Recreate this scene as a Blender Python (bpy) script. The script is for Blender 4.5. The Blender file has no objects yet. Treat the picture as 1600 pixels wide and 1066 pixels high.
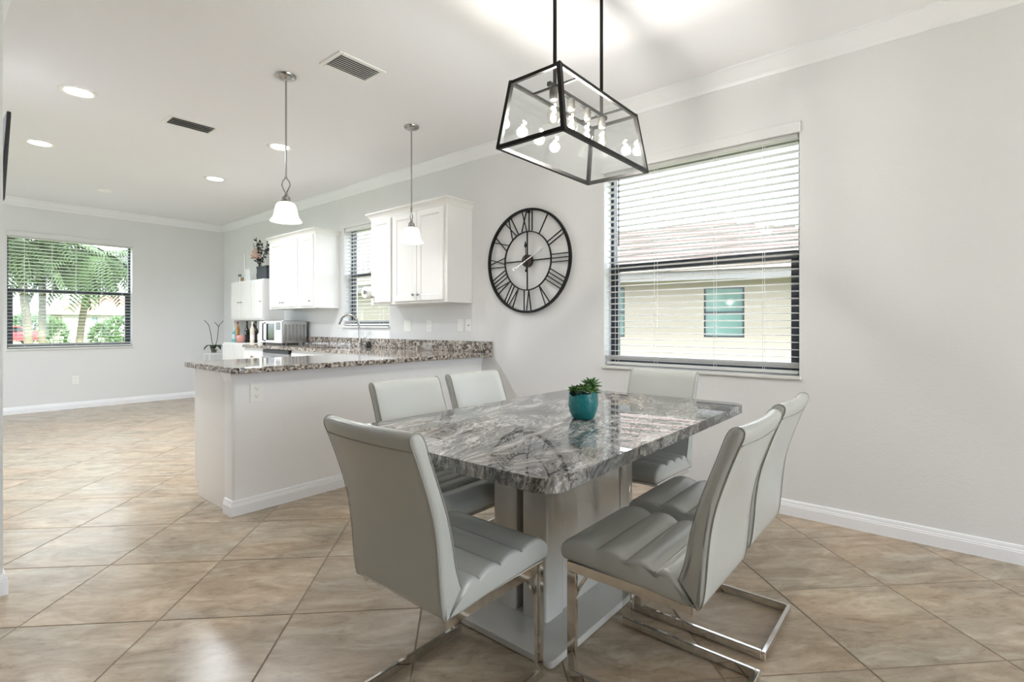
import bpy, bmesh, math, random
from mathutils import Vector, Matrix
random.seed(7)
R = math.radians
SC = bpy.context.scene
COL = SC.collection

# ------------------------------------------------------------------ camera, sky, exposure
cam_d = bpy.data.cameras.new('camera'); cam = bpy.data.objects.new('camera', cam_d); COL.objects.link(cam)
cam.location = (0, 0, 1.2); cam.rotation_euler = (R(90), 0, R(39.94))
cam_d.sensor_width = 36; cam_d.lens = 798.7 / 1600 * 36; cam_d.shift_y = -24.5 / 1600
cam_d.clip_start = .02; cam_d.clip_end = 400
SC.camera = cam
SC.view_settings.view_transform = 'Standard'; SC.view_settings.look = 'None'
SC.view_settings.gamma = 1; SC.view_settings.use_curve_mapping = False
SC.view_settings.exposure = 2.06
SC.cycles.max_bounces = 10; SC.cycles.diffuse_bounces = 6; SC.cycles.glossy_bounces = 5
SC.cycles.transparent_max_bounces = 24; SC.cycles.sample_clamp_indirect = 6
SC.cycles.caustics_reflective = False; SC.cycles.caustics_refractive = False

W = bpy.data.worlds.new('sky'); SC.world = W; W.use_nodes = True
bg = W.node_tree.nodes['Background']; bg.inputs[0].default_value = (.82, .915, 1.0, 1); bg.inputs[1].default_value = 1.9
sun_d = bpy.data.lights.new('sun', 'SUN'); sun = bpy.data.objects.new('sun', sun_d); COL.objects.link(sun)
sun_d.energy = 5.2; sun_d.angle = R(6); sun_d.color = (.92, .965, 1)
sun.rotation_euler = Vector((-.79, .01, -.60)).to_track_quat('-Z', 'Y').to_euler()

def area(name, loc, rot, sx, sy, power, color=(1, 1, 1), portal=False, shape='RECTANGLE', spread=180):
    d = bpy.data.lights.new(name, 'AREA'); d.shape = shape; d.size = sx; d.size_y = sy
    d.energy = power; d.color = color; d.spread = R(spread); d.cycles.is_portal = portal
    o = bpy.data.objects.new(name, d); COL.objects.link(o); o.location = loc; o.rotation_euler = rot
    return o

# room measures
WB = 3.607      # clock wall, y
WF = -9.556     # far window wall, x
WL = .29        # left partition face, y
XP = -3.2       # left partition end, x
XR = 4.6        # wall with the sliding doors, x
YF = -6.5       # wall behind the camera, y
XL = -5.2       # left block, kitchen side, x
YL = -3.5       # living room window wall, y
CE = 2.915      # ceiling
DOOR = (-.2, 3.4, 2.75)   # y0, y1, top of the sliding door opening
# daylight portals at the openings
area('portal_dining', (-1.37, WB + .19, 1.65), (R(-90), 0, 0), 1.40, 1.56, 1, portal=True)
area('portal_kitchen', (-5.34, WB + .19, 1.81), (R(-90), 0, 0), .95, 1.26, 1, portal=True)
area('portal_far', (WF - .19, 1.6, 1.65), (0, R(-90), 0), 1.56, 1.40, 1, portal=True)
area('portal_living', ((WF + XL) / 2, YL - .19, 1.35), (R(90), 0, 0), XL - WF - .4, 2.7, 1, portal=True)
area('portal_door', (XR + .19, (DOOR[0] + DOOR[1]) / 2, DOOR[2] / 2), (0, R(90), 0), DOOR[2], DOOR[1] - DOOR[0], 1, portal=True)

# ------------------------------------------------------------------ helpers
def tag(o, label=None, cat=None, group=None, kind=None):
    if label: o['label'] = label
    if cat: o['category'] = cat
    if group: o['group'] = group
    if kind: o['kind'] = kind
    return o

def empty(name, label, cat, loc=(0, 0, 0), rz=0, group=None, kind=None):
    o = bpy.data.objects.new(name, None); COL.objects.link(o)
    o.empty_display_size = .1; o.location = loc; o.rotation_euler = (0, 0, rz)
    return tag(o, label, cat, group, kind)

def obj(name, bm, m, parent=None, smooth=35, loc=None, rot=None):
    me = bpy.data.meshes.new(name)
    bmesh.ops.recalc_face_normals(bm, faces=bm.faces[:])
    bm.to_mesh(me); bm.free()
    if isinstance(m, (list, tuple)):
        for k in m: me.materials.append(k)
    else: me.materials.append(m)
    if smooth:
        me.polygons.foreach_set('use_smooth', [True] * len(me.polygons))
        me.set_sharp_from_angle(angle=R(smooth))
    o = bpy.data.objects.new(name, me); COL.objects.link(o)
    if parent: o.parent = parent
    if loc: o.location = loc
    if rot: o.rotation_euler = rot
    return o

def inst(name, me, parent, loc=(0, 0, 0), rot=(0, 0, 0)):
    o = bpy.data.objects.new(name, me); COL.objects.link(o); o.parent = parent
    o.location = loc; o.rotation_euler = rot
    return o

def copy_tree(o, parent=None):
    c = o.copy(); COL.objects.link(c)
    if parent: c.parent = parent
    for ch in list(o.children): copy_tree(ch, c)
    return c

BM = bmesh.new
def box(bm, x0, x1, y0, y1, z0, z1, bev=0, seg=1, mi=0):
    vs = [bm.verts.new((x, y, z)) for x in (x0, x1) for y in (y0, y1) for z in (z0, z1)]
    fs = [bm.faces.new([vs[i] for i in f]) for f in ((0, 1, 3, 2), (4, 6, 7, 5), (0, 4, 5, 1), (2, 3, 7, 6), (0, 2, 6, 4), (1, 5, 7, 3))]
    for f in fs: f.material_index = mi
    if bev:
        es = list({e for f in fs for e in f.edges})
        bmesh.ops.bevel(bm, geom=es, offset=bev, segments=seg, affect='EDGES', profile=.5)
    return bm

def tube(bm, pts, r, n=8, closed=False, flat=1.0, up=None):
    pts = [Vector(p) for p in pts]; N = len(pts); rings = []
    rad = r if isinstance(r, (list, tuple)) else [r] * N
    prev = None
    for i, p in enumerate(pts):
        if closed: t = pts[(i + 1) % N] - pts[i - 1]
        else: t = pts[min(i + 1, N - 1)] - pts[max(i - 1, 0)]
        if t.length < 1e-9: t = Vector((0, 0, 1))
        t.normalize()
        a = prev if prev is not None else (Vector(up) if up else (Vector((0, 0, 1)) if abs(t.z) < .9 else Vector((1, 0, 0))))
        a = (a - t * a.dot(t))
        if a.length < 1e-6: a = t.orthogonal()
        a.normalize(); b = t.cross(a); prev = a
        rings.append([bm.verts.new(p + (a * math.cos(2 * math.pi * k / n) * flat + b * math.sin(2 * math.pi * k / n)) * rad[i]) for k in range(n)])
    for i in range(N if closed else N - 1):
        A, B = rings[i], rings[(i + 1) % N]
        for k in range(n): bm.faces.new((A[k], A[(k + 1) % n], B[(k + 1) % n], B[k]))
    if not closed:
        bm.faces.new(rings[0][::-1]); bm.faces.new(rings[-1])
    return bm

def lathe(bm, prof, n=24, c=(0, 0, 0), close=False):
    rings = []
    for r, z in prof:
        if r < 1e-6: rings.append([bm.verts.new((c[0], c[1], c[2] + z))])
        else: rings.append([bm.verts.new((c[0] + r * math.cos(2 * math.pi * k / n), c[1] + r * math.sin(2 * math.pi * k / n), c[2] + z)) for k in range(n)])
    L = len(rings)
    for i in range(L if close else L - 1):
        A, B = rings[i], rings[(i + 1) % L]
        if len(A) == 1 and len(B) == 1: continue
        for k in range(n):
            k2 = (k + 1) % n
            if len(A) == 1: bm.faces.new((A[0], B[k], B[k2]))
            elif len(B) == 1: bm.faces.new((A[k], A[k2], B[0]))
            else: bm.faces.new((A[k], A[k2], B[k2], B[k]))
    return bm

def prism(bm, poly, z0, z1, bev=0, seg=2):
    """flat polygon in x,y extruded in z"""
    n = len(poly)
    a = [bm.verts.new((p[0], p[1], z0)) for p in poly]; b = [bm.verts.new((p[0], p[1], z1)) for p in poly]
    fa = bm.faces.new(a[::-1]); fb = bm.faces.new(b)
    for i in range(n): bm.faces.new((a[i], a[(i + 1) % n], b[(i + 1) % n], b[i]))
    if bev:
        bmesh.ops.bevel(bm, geom=list(fa.edges) + list(fb.edges), offset=bev, segments=seg, affect='EDGES', profile=.5)
    return bm

def sweep(bm, path, prof, closed=False, side=1):
    """profile (out, z) swept along a 2D path with mitred corners; out is to the left of travel * side"""
    N = len(path); rings = []
    for i in range(N):
        p = Vector(path[i])
        d0 = (p - Vector(path[i - 1])) if (i > 0 or closed) else None
        d1 = (Vector(path[(i + 1) % N]) - p) if (i < N - 1 or closed) else None
        n0 = Vector((-d0.y, d0.x)).normalized() if d0 else None
        n1 = Vector((-d1.y, d1.x)).normalized() if d1 else None
        if n0 is None: m = n1
        elif n1 is None: m = n0
        else: m = (n0 + n1) / (1 + n0.dot(n1))
        rings.append([bm.verts.new((p.x + m.x * o * side, p.y + m.y * o * side, z)) for o, z in prof])
    M = len(prof)
    for i in range(N if closed else N - 1):
        A, B = rings[i], rings[(i + 1) % N]
        for k in range(M): bm.faces.new((A[k], A[(k + 1) % M], B[(k + 1) % M], B[k]))
    if not closed:
        bm.faces.new(rings[0]); bm.faces.new(rings[-1][::-1])
    return bm

def smooth_pts(ctrl, k=4, closed=False):
    out = []; n = len(ctrl); P = [Vector(c) for c in ctrl]
    rng = range(n if closed else n - 1)
    for i in rng:
        p0 = P[(i - 1) % n] if (closed or i > 0) else P[0]; p1 = P[i]; p2 = P[(i + 1) % n]; p3 = P[(i + 2) % n] if (closed or i + 2 < n) else P[-1]
        for j in range(k):
            t = j / k
            out.append(.5 * ((2 * p1) + (p2 - p0) * t + (2 * p0 - 5 * p1 + 4 * p2 - p3) * t * t + (3 * p1 - p0 - 3 * p2 + p3) * t ** 3))
    if not closed: out.append(P[-1].copy())
    return out

def rrect(x0, x1, y0, y1, r, n=6):
    out = []
    for cx, cy, a in ((x1 - r, y1 - r, 0), (x0 + r, y1 - r, 90), (x0 + r, y0 + r, 180), (x1 - r, y0 + r, 270)):
        for k in range(n + 1):
            t = R(a + 90 * k / n); out.append((cx + r * math.cos(t), cy + r * math.sin(t)))
    return out

# ------------------------------------------------------------------ materials
def srgb(r, g, b):
    f = lambda c: (c / 255 / 12.92) if c / 255 <= .04045 else ((c / 255 + .055) / 1.055) ** 2.4
    return (f(r), f(g), f(b), 1)

def mat(name, col, rough=.5, metal=0, bump=0, bscale=40, var=0, vscale=5, coat=0, emit=None, estr=0, trans=0, spec=.5, sheen=0):
    m = bpy.data.materials.new(name); m.use_nodes = True; nt = m.node_tree; N = nt.nodes; L = nt.links
    b = N['Principled BSDF']
    b.inputs['Base Color'].default_value = col; b.inputs['Roughness'].default_value = rough
    b.inputs['Metallic'].default_value = metal; b.inputs['Coat Weight'].default_value = coat
    b.inputs['Specular IOR Level'].default_value = spec; b.inputs['Sheen Weight'].default_value = sheen
    if trans: b.inputs['Transmission Weight'].default_value = trans
    if emit: b.inputs['Emission Color'].default_value = emit; b.inputs['Emission Strength'].default_value = estr
    tc = N.new('ShaderNodeTexCoord')
    nz = N.new('ShaderNodeTexNoise'); nz.inputs['Scale'].default_value = vscale; nz.inputs['Detail'].default_value = 4
    L.new(tc.outputs['Object'], nz.inputs['Vector'])
    if var:
        mx = N.new('ShaderNodeMix'); mx.data_type = 'RGBA'; mx.blend_type = 'MULTIPLY'; mx.inputs[0].default_value = 1
        mr = N.new('ShaderNodeMapRange'); mr.inputs[3].default_value = 1 - var; mr.inputs[4].default_value = 1 + var
        L.new(nz.outputs['Fac'], mr.inputs[0]); mx.inputs[6].default_value = col; L.new(mr.outputs[0], mx.inputs[7]); L.new(mx.outputs[2], b.inputs['Base Color'])
    if bump:
        n2 = N.new('ShaderNodeTexNoise'); n2.inputs['Scale'].default_value = bscale; n2.inputs['Detail'].default_value = 3
        L.new(tc.outputs['Object'], n2.inputs['Vector'])
        bp = N.new('ShaderNodeBump'); bp.inputs['Strength'].default_value = bump; bp.inputs['Distance'].default_value = .004
        L.new(n2.outputs['Fac'], bp.inputs['Height']); L.new(bp.outputs[0], b.inputs['Normal'])
    return m

def ramp(N, stops):
    r = N.new('ShaderNodeValToRGB'); e = r.color_ramp.elements
    while len(e) < len(stops): e.new(.5)
    for k, (p, c) in enumerate(stops): e[k].position = p; e[k].color = c
    return r

def glass_mat(name, tint=(1, 1, 1, 1), refl=1.0, rough=0.0, dust=0.0):
    m = bpy.data.materials.new(name); m.use_nodes = True; nt = m.node_tree; N = nt.nodes; L = nt.links
    N.remove(N['Principled BSDF']); out = N['Material Output']
    tr = N.new('ShaderNodeBsdfTransparent'); tr.inputs[0].default_value = tint
    gl = N.new('ShaderNodeBsdfGlossy'); gl.inputs['Roughness'].default_value = rough
    lw = N.new('ShaderNodeLayerWeight'); lw.inputs['Blend'].default_value = .5
    pw = N.new('ShaderNodeMath'); pw.operation = 'POWER'; pw.inputs[1].default_value = 5; L.new(lw.outputs['Facing'], pw.inputs[0])
    mul = N.new('ShaderNodeMath'); mul.operation = 'MULTIPLY_ADD'; mul.inputs[1].default_value = .9 * refl; mul.inputs[2].default_value = .04 * refl
    L.new(pw.outputs[0], mul.inputs[0])
    mx = N.new('ShaderNodeMixShader'); L.new(mul.outputs[0], mx.inputs[0]); L.new(tr.outputs[0], mx.inputs[1]); L.new(gl.outputs[0], mx.inputs[2])
    last = mx
    if dust:
        df = N.new('ShaderNodeBsdfDiffuse'); df.inputs[0].default_value = (.9, .9, .9, 1)
        m2 = N.new('ShaderNodeMixShader'); m2.inputs[0].default_value = dust
        L.new(mx.outputs[0], m2.inputs[1]); L.new(df.outputs[0], m2.inputs[2]); last = m2
    L.new(last.outputs[0], out.inputs[0])
    return m

def emis(name, col, s):
    m = bpy.data.materials.new(name); m.use_nodes = True; N = m.node_tree.nodes; b = N['Principled BSDF']
    b.inputs['Base Color'].default_value = (.9, .9, .9, 1)
    b.inputs['Emission Color'].default_value = col; b.inputs['Emission Strength'].default_value = s
    return m

M = {}
M['wall'] = mat('wall_paint', srgb(225, 225, 226), .75, bump=.22, bscale=90, var=.015, vscale=3, spec=.25)
M['ceil'] = mat('ceiling_paint', srgb(241, 241, 244), .85, bump=.12, bscale=60, spec=.2)
M['trim'] = mat('white_trim', srgb(241, 242, 246), .35, var=.01)
M['cab'] = mat('white_cabinet', srgb(230, 228, 226), .3, var=.01)
M['white'] = mat('white_plastic', srgb(240, 240, 238), .35, var=.01)
M['slat'] = mat('blind_slat', srgb(216, 216, 215), .4, var=.01)
M['cord'] = mat('blind_cord', srgb(225, 225, 222), .7, var=.02)
M['bronze'] = mat('dark_bronze_frame', srgb(52, 56, 62), .4, .3, var=.05)
M['black'] = mat('black_metal', srgb(24, 23, 22), .45, .6, var=.1, bump=.1, bscale=200)
M['chrome'] = mat('chrome', (.72, .71, .69, 1), .07, 1, var=.02)
M['nickel'] = mat('brushed_nickel', (.40, .39, .38, 1), .24, 1, var=.06, vscale=60)
M['lacquer'] = mat('white_lacquer', srgb(190, 188, 183), .04, coat=1.0, var=.01)
M['leather'] = mat('grey_leather', srgb(180, 182, 179), .26, bump=.08, bscale=260, var=.025, vscale=9)
M['seam'] = mat('leather_seam', srgb(150, 149, 143), .6, var=.03)
M['sill'] = mat('marble_sill', srgb(225, 225, 222), .25, var=.06, vscale=12)
M['glass'] = glass_mat('window_glass', (.985, .988, .988, 1), .8)
M['lglass'] = glass_mat('lantern_glass', (.97, .98, .98, 1), 1.1, dust=.003)
M['grout'] = mat('grout', srgb(138, 124, 108), .9, var=.1)
M['steel'] = mat('stainless', (.5, .5, .5, 1), .25, 1, var=.08, vscale=30)
M['darkplastic'] = mat('dark_plastic', srgb(24, 24, 25), .35, var=.1)
M['screen'] = mat('dark_screen', srgb(10, 10, 11), .12, var=.05)

def tile_material():
    m = bpy.data.materials.new('travertine_tile'); m.use_nodes = True; nt = m.node_tree; N = nt.nodes; L = nt.links; b = N['Principled BSDF']
    tc = N.new('ShaderNodeTexCoord'); oi = N.new('ShaderNodeObjectInfo')
    m0 = N.new('ShaderNodeMapping'); m0.inputs['Rotation'].default_value = (0, 0, R(-45)); mp = N.new('ShaderNodeMapping'); mp.inputs['Scale'].default_value = (1.0, 2.6, 1)
    L.new(tc.outputs['Object'], m0.inputs['Vector']); L.new(m0.outputs[0], mp.inputs['Vector'])
    sc = N.new('ShaderNodeVectorMath'); sc.operation = 'SCALE'; sc.inputs[0].default_value = (37, 53, 11); L.new(oi.outputs['Random'], sc.inputs['Scale'])
    ad = N.new('ShaderNodeVectorMath'); L.new(mp.outputs[0], ad.inputs[0]); L.new(sc.outputs[0], ad.inputs[1])
    n1 = N.new('ShaderNodeTexNoise'); n1.inputs['Scale'].default_value = 3.6; n1.inputs['Detail'].default_value = 8; n1.inputs['Roughness'].default_value = .62; n1.inputs['Distortion'].default_value = 1.1
    n2 = N.new('ShaderNodeTexNoise'); n2.inputs['Scale'].default_value = 15; n2.inputs['Detail'].default_value = 10; n2.inputs['Roughness'].default_value = .74; n2.inputs['Distortion'].default_value = .5
    for n in (n1, n2): L.new(ad.outputs[0], n.inputs['Vector'])
    r1 = ramp(N, [(.28, srgb(150, 139, 126)), (.43, srgb(174, 164, 151)), (.55, srgb(188, 179, 166)), (.72, srgb(206, 199, 187))])
    r2 = ramp(N, [(.33, (.66, .61, .56, 1)), (.46, (.93, .91, .89, 1)), (.75, (1.1, 1.1, 1.1, 1))])
    L.new(n1.outputs['Fac'], r1.inputs[0]); L.new(n2.outputs['Fac'], r2.inputs[0])
    mx = N.new('ShaderNodeMix'); mx.data_type = 'RGBA'; mx.blend_type = 'MULTIPLY'; mx.inputs[0].default_value = .85
    L.new(r1.outputs[0], mx.inputs[6]); L.new(r2.outputs[0], mx.inputs[7])
    n3 = N.new('ShaderNodeTexNoise'); n3.inputs['Scale'].default_value = 1.3; n3.inputs['Detail'].default_value = 3; L.new(ad.outputs[0], n3.inputs['Vector'])
    r3 = ramp(N, [(.35, srgb(238, 234, 225)), (.65, srgb(246, 231, 214))]); L.new(n3.outputs['Fac'], r3.inputs[0])
    m2 = N.new('ShaderNodeMix'); m2.data_type = 'RGBA'; m2.blend_type = 'MULTIPLY'; m2.inputs[0].default_value = 1
    L.new(mx.outputs[2], m2.inputs[6]); L.new(r3.outputs[0], m2.inputs[7])
    L.new(m2.outputs[2], b.inputs['Base Color'])
    mr = N.new('ShaderNodeMapRange'); mr.inputs[3].default_value = .2; mr.inputs[4].default_value = .28
    L.new(n2.outputs['Fac'], mr.inputs[0]); L.new(mr.outputs[0], b.inputs['Roughness'])
    bp = N.new('ShaderNodeBump'); bp.inputs['Strength'].default_value = .05; bp.inputs['Distance'].default_value = .002
    L.new(n2.outputs['Fac'], bp.inputs['Height']); L.new(bp.outputs[0], b.inputs['Normal'])
    return m
M['tile'] = tile_material()

def marble_material():
    m = bpy.data.materials.new('veined_marble'); m.use_nodes = True; nt = m.node_tree; N = nt.nodes; L = nt.links; b = N['Principled BSDF']
    tc = N.new('ShaderNodeTexCoord')
    m0 = N.new('ShaderNodeMapping'); m0.inputs['Rotation'].default_value = (0, 0, R(-14)); mp = N.new('ShaderNodeMapping'); mp.inputs['Scale'].default_value = (2.0, .75, 1.1)
    L.new(tc.outputs['Object'], m0.inputs['Vector']); L.new(m0.outputs[0], mp.inputs['Vector'])
    wz = N.new('ShaderNodeTexNoise'); wz.inputs['Scale'].default_value = 1.6; wz.inputs['Detail'].default_value = 3
    L.new(mp.outputs[0], wz.inputs['Vector'])
    ws = N.new('ShaderNodeVectorMath'); ws.operation = 'SCALE'; ws.inputs['Scale'].default_value = .9; L.new(wz.outputs['Color'], ws.inputs[0])
    wa = N.new('ShaderNodeVectorMath'); L.new(mp.outputs[0], wa.inputs[0]); L.new(ws.outputs[0], wa.inputs[1])
    def nz(s, d, ro, dist):
        n = N.new('ShaderNodeTexNoise'); n.inputs['Scale'].default_value = s; n.inputs['Detail'].default_value = d
        n.inputs['Roughness'].default_value = ro; n.inputs['Distortion'].default_value = dist; L.new(wa.outputs[0], n.inputs['Vector']); return n
    def ridge(n, w):
        s = N.new('ShaderNodeMath'); s.operation = 'SUBTRACT'; s.inputs[1].default_value = .5; L.new(n.outputs['Fac'], s.inputs[0])
        a = N.new('ShaderNodeMath'); a.operation = 'ABSOLUTE'; L.new(s.outputs[0], a.inputs[0])
        r = N.new('ShaderNodeMapRange'); r.inputs[1].default_value = 0; r.inputs[2].default_value = w; L.new(a.outputs[0], r.inputs[0]); return r
    base = nz(2.6, 10, .68, .4)
    rb = ramp(N, [(.3, srgb(92, 95, 97)), (.45, srgb(142, 144, 145)), (.55, srgb(180, 179, 177)), (.7, srgb(220, 219, 218))]); L.new(base.outputs['Fac'], rb.inputs[0])
    pk = nz(1.1, 3, .5, .3); rp = ramp(N, [(.46, (1, 1, 1, 1)), (.70, srgb(246, 230, 221))]); L.new(pk.outputs['Fac'], rp.inputs[0])
    m1 = N.new('ShaderNodeMix'); m1.data_type = 'RGBA'; m1.blend_type = 'MULTIPLY'; m1.inputs[0].default_value = 1
    L.new(rb.outputs[0], m1.inputs[6]); L.new(rp.outputs[0], m1.inputs[7])
    last = m1
    for s, w, dark, d, ro in ((4.5, .035, .3, 12, .7), (13, .09, .5, 10, .74), (2.0, .016, .10, 12, .66)):
        rg = ridge(nz(s, d, ro, .35), w)
        rr = N.new('ShaderNodeMapRange'); rr.inputs[3].default_value = dark; rr.inputs[4].default_value = 1; L.new(rg.outputs[0], rr.inputs[0])
        mx = N.new('ShaderNodeMix'); mx.data_type = 'RGBA'; mx.blend_type = 'MULTIPLY'; mx.inputs[0].default_value = 1
        L.new(last.outputs[2], mx.inputs[6]); L.new(rr.outputs[0], mx.inputs[7]); last = mx
    L.new(last.outputs[2], b.inputs['Base Color']); b.inputs['Roughness'].default_value = .012; b.inputs['Specular IOR Level'].default_value = .68
    return m
M['marble'] = marble_material()

def granite_material():
    m = bpy.data.materials.new('speckled_granite'); m.use_nodes = True; nt = m.node_tree; N = nt.nodes; L = nt.links; b = N['Principled BSDF']
    tc = N.new('ShaderNodeTexCoord')
    v = N.new('ShaderNodeTexVoronoi'); v.inputs['Scale'].default_value = 95; L.new(tc.outputs['Object'], v.inputs['Vector'])
    n = N.new('ShaderNodeTexNoise'); n.inputs['Scale'].default_value = 42; n.inputs['Detail'].default_value = 5; n.inputs['Roughness'].default_value = .7; L.new(tc.outputs['Object'], n.inputs['Vector'])
    r1 = ramp(N, [(.36, srgb(30, 30, 31)), (.44, srgb(116, 111, 107)), (.52, srgb(180, 170, 161)), (.64, srgb(224, 221, 217))]); L.new(n.outputs['Fac'], r1.inputs[0])
    sp = N.new('ShaderNodeSeparateColor'); L.new(v.outputs['Color'], sp.inputs[0])
    r2 = ramp(N, [(.14, (.1, .1, .1, 1)), (.2, (.75, .7, .66, 1)), (.8, (1, .97, .94, 1))]); L.new(sp.outputs[0], r2.inputs[0])
    mx = N.new('ShaderNodeMix'); mx.data_type = 'RGBA'; mx.blend_type = 'MULTIPLY'; mx.inputs[0].default_value = .9
    L.new(r1.outputs[0], mx.inputs[6]); L.new(r2.outputs[0], mx.inputs[7]); L.new(mx.outputs[2], b.inputs['Base Color'])
    b.inputs['Roughness'].default_value = .07
    return m
M['granite'] = granite_material()

# ------------------------------------------------------------------ the setting
def struct(name, bm, m, parent=None, smooth=35):
    return tag(obj(name, bm, m, parent, smooth), kind='structure')

# floor: grout bed and single tiles laid at 45 degrees
bm = BM(); box(bm, WF - .1, XR + .1, WL - .05, WB + .1, -.12, -.002); box(bm, XP - .05, XR + .1, YF - .1, WL - .05, -.12, -.002); box(bm, WF - .1, XL + .05, YL - .1, WL - .05, -.12, -.002)
floor = struct('floor', bm, M['grout'], smooth=0); tag(floor, 'beige stone tile floor laid on the diagonal')
def clip(poly, f):
    out = []
    for i in range(len(poly)):
        a, b_ = poly[i - 1], poly[i]; fa, fb = f(a), f(b_)
        if (fa >= 0) != (fb >= 0):
            t = fa / (fa - fb); out.append((a[0] + (b_[0] - a[0]) * t, a[1] + (b_[1] - a[1]) * t))
        if fb >= 0: out.append(b_)
    return out
PITCH, U0, V0, S2 = .529, -1.777, 1.667, math.sqrt(.5)
FIELD = BM()
for i in range(-26, 26):
    for j in range(-26, 26):
        u0 = U0 + i * PITCH + .003; v0 = V0 + j * PITCH + .003; s = PITCH - .006
        q = [((u - v) * S2, (u + v) * S2) for u, v in ((u0, v0), (u0 + s, v0), (u0 + s, v0 + s), (u0, v0 + s))]
        cy = sum(p[1] for p in q) / 4; cx = sum(p[0] for p in q) / 4
        if cx < XL: lo = (WF, YL, XR, WB)
        elif cx < XP: lo = (WF, WL - .1, XR, WB)
        else: lo = (XP - .1 if cy < WL else WF, YF, XR, WB)
        for f in (lambda p: p[0] - lo[0], lambda p: lo[2] - p[0], lambda p: p[1] - lo[1], lambda p: lo[3] - p[1]):
            if q: q = clip(q, f)
        if len(q) < 3: continue
        c = Vector((sum(p[0] for p in q) / len(q), sum(p[1] for p in q) / len(q)))
        ar = abs(sum(q[k - 1][0] * q[k][1] - q[k][0] * q[k - 1][1] for k in range(len(q)))) / 2
        if ar < .002: continue
        dd = -.642 * c.x + .767 * c.y; seen = dd > -.2 and abs(.767 * c.x + .642 * c.y) < 1.15 * max(dd, 0) + .6
        bm = BM() if seen else FIELD
        top = [bm.verts.new((c.x + (p[0] - c.x) * (1 - .0016 / max(.02, (Vector(p) - c).length)), c.y + (p[1] - c.y) * (1 - .0016 / max(.02, (Vector(p) - c).length)), 0)) for p in q]
        mid = [bm.verts.new((p[0], p[1], -.0008)) for p in q]; bot = [bm.verts.new((p[0], p[1], -.004)) for p in q]
        bm.faces.new(top)
        for k in range(len(q)):
            k2 = (k + 1) % len(q); bm.faces.new((top[k], mid[k], mid[k2], top[k2])); bm.faces.new((mid[k], bot[k], bot[k2], mid[k2]))
        if seen: obj('tile', bm, M['tile'], floor, 0)

tag(obj('tile_field', FIELD, M['tile'], floor, 0), 'tiles outside the view', kind='stuff')

# ceiling
bm = BM(); box(bm, WF - .2, XR + .2, YF - .2, WB + .2, CE, CE + .12)
ceiling = struct('ceiling', bm, M['ceil'], smooth=0)

def wall_with_holes(bm, a0, a1, z0, z1, holes, t0, t1, axis):
    """axis 'x': wall runs along x, thickness in y (t0..t1); axis 'y': runs along y, thickness in x"""
    def b(p, q, za, zb):
        if q - p < 1e-4 or zb - za < 1e-4: return
        if axis == 'x': box(bm, p, q, t0, t1, za, zb)
        else: box(bm, t0, t1, p, q, za, zb)
    cur = a0
    for h0, h1, hz0, hz1 in sorted(holes):
        b(cur, h0, z0, z1); b(h0, h1, z0, hz0); b(h0, h1, hz1, z1); cur = h1
    b(cur, a1, z0, z1)

WIN1 = (-2.06, -.675, .875, 2.43); WIN2 = (-5.81, -4.867, 1.185, 2.43); WIN3 = (.905, 2.288, .875, 2.43)
bm = BM(); wall_with_holes(bm, WF - .2, XR + .2, 0, CE, [WIN1, WIN2], WB, WB + .2, 'x'); struct('wall_back', bm, M['wall'], smooth=0)
bm = BM(); wall_with_holes(bm, YL - .2, WB, 0, CE, [WIN3], WF - .2, WF, 'y'); struct('wall_far', bm, M['wall'], smooth=0)
bm = BM(); box(bm, XL, XP, WL - .12, WL, 0, CE); box(bm, XL, XL + .12, YL, WL - .12, 0, CE); box(bm, XP - .12, XP, YF, WL - .12, 0, CE); struct('wall_left', bm, M['wall'], smooth=0)
bm = BM(); wall_with_holes(bm, YF - .2, WB, 0, CE, [(DOOR[0], DOOR[1], 0, DOOR[2])], XR, XR + .2, 'y'); struct('wall_right', bm, M['wall'], smooth=0)
LIV = (WF + .2, XL - .2, 0, 2.7)
bm = BM(); wall_with_holes(bm, WF, XL + .12, 0, CE, [LIV], YL - .2, YL, 'x'); struct('wall_living', bm, M['wall'], smooth=0)
bm = BM(); box(bm, XP - .12, XR, YF - .2, YF, 0, CE); struct('wall_front', bm, M['wall'], smooth=0)
# half wall of the peninsula, rounded outer corner
PX0, PX1, PY = -3.53, -3.405, 1.335
bm = BM(); pts = [(PX0, WB), (PX0, PY)] + [(PX1 - .02 + .02 * math.cos(R(a)), PY + .02 + .02 * math.sin(R(a))) for a in (-90, -60, -30, 0)] + [(PX1, WB)]
M['halfwall'] = mat('half_wall_brightened', srgb(240, 240, 241), .7, bump=.22, bscale=90, var=.015, vscale=3, spec=.25)  # wall paint made lighter here, brightness painted in where light falls short
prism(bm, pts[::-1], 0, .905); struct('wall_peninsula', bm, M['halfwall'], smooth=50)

CROWN = [(0, CE), (0, CE - .102), (.012, CE - .102), (.016, CE - .088), (.02, CE - .082), (.03, CE - .074), (.05, CE - .045), (.066, CE - .022), (.072, CE - .018), (.078, CE - .012), (.085, CE - .012), (.085, CE)]
BASE = [(o, z * .74) for o, z in [(0, 0), (.016, 0), (.016, .082), (.0135, .088), (.0135, .096), (.0105, .102), (.0105, .112), (.007, .126), (.003, .131), (0, .131)]]
path = [(XR, YF), (XR, WB), (WF, WB), (WF, YL), (XL, YL), (XL, WL), (XP, WL), (XP, YF)]
bm = BM(); sweep(bm, path, CROWN, closed=True); struct('trim_1', bm, M['trim'], smooth=40)
tag(bpy.data.objects['trim_1'], 'white crown moulding along the ceiling edge')
bm = BM(); sweep(bm, [(XR, DOOR[1] + .05), (XR, WB), (PX1, WB)], BASE); struct('baseboard_back', bm, M['trim'], smooth=25)
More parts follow.
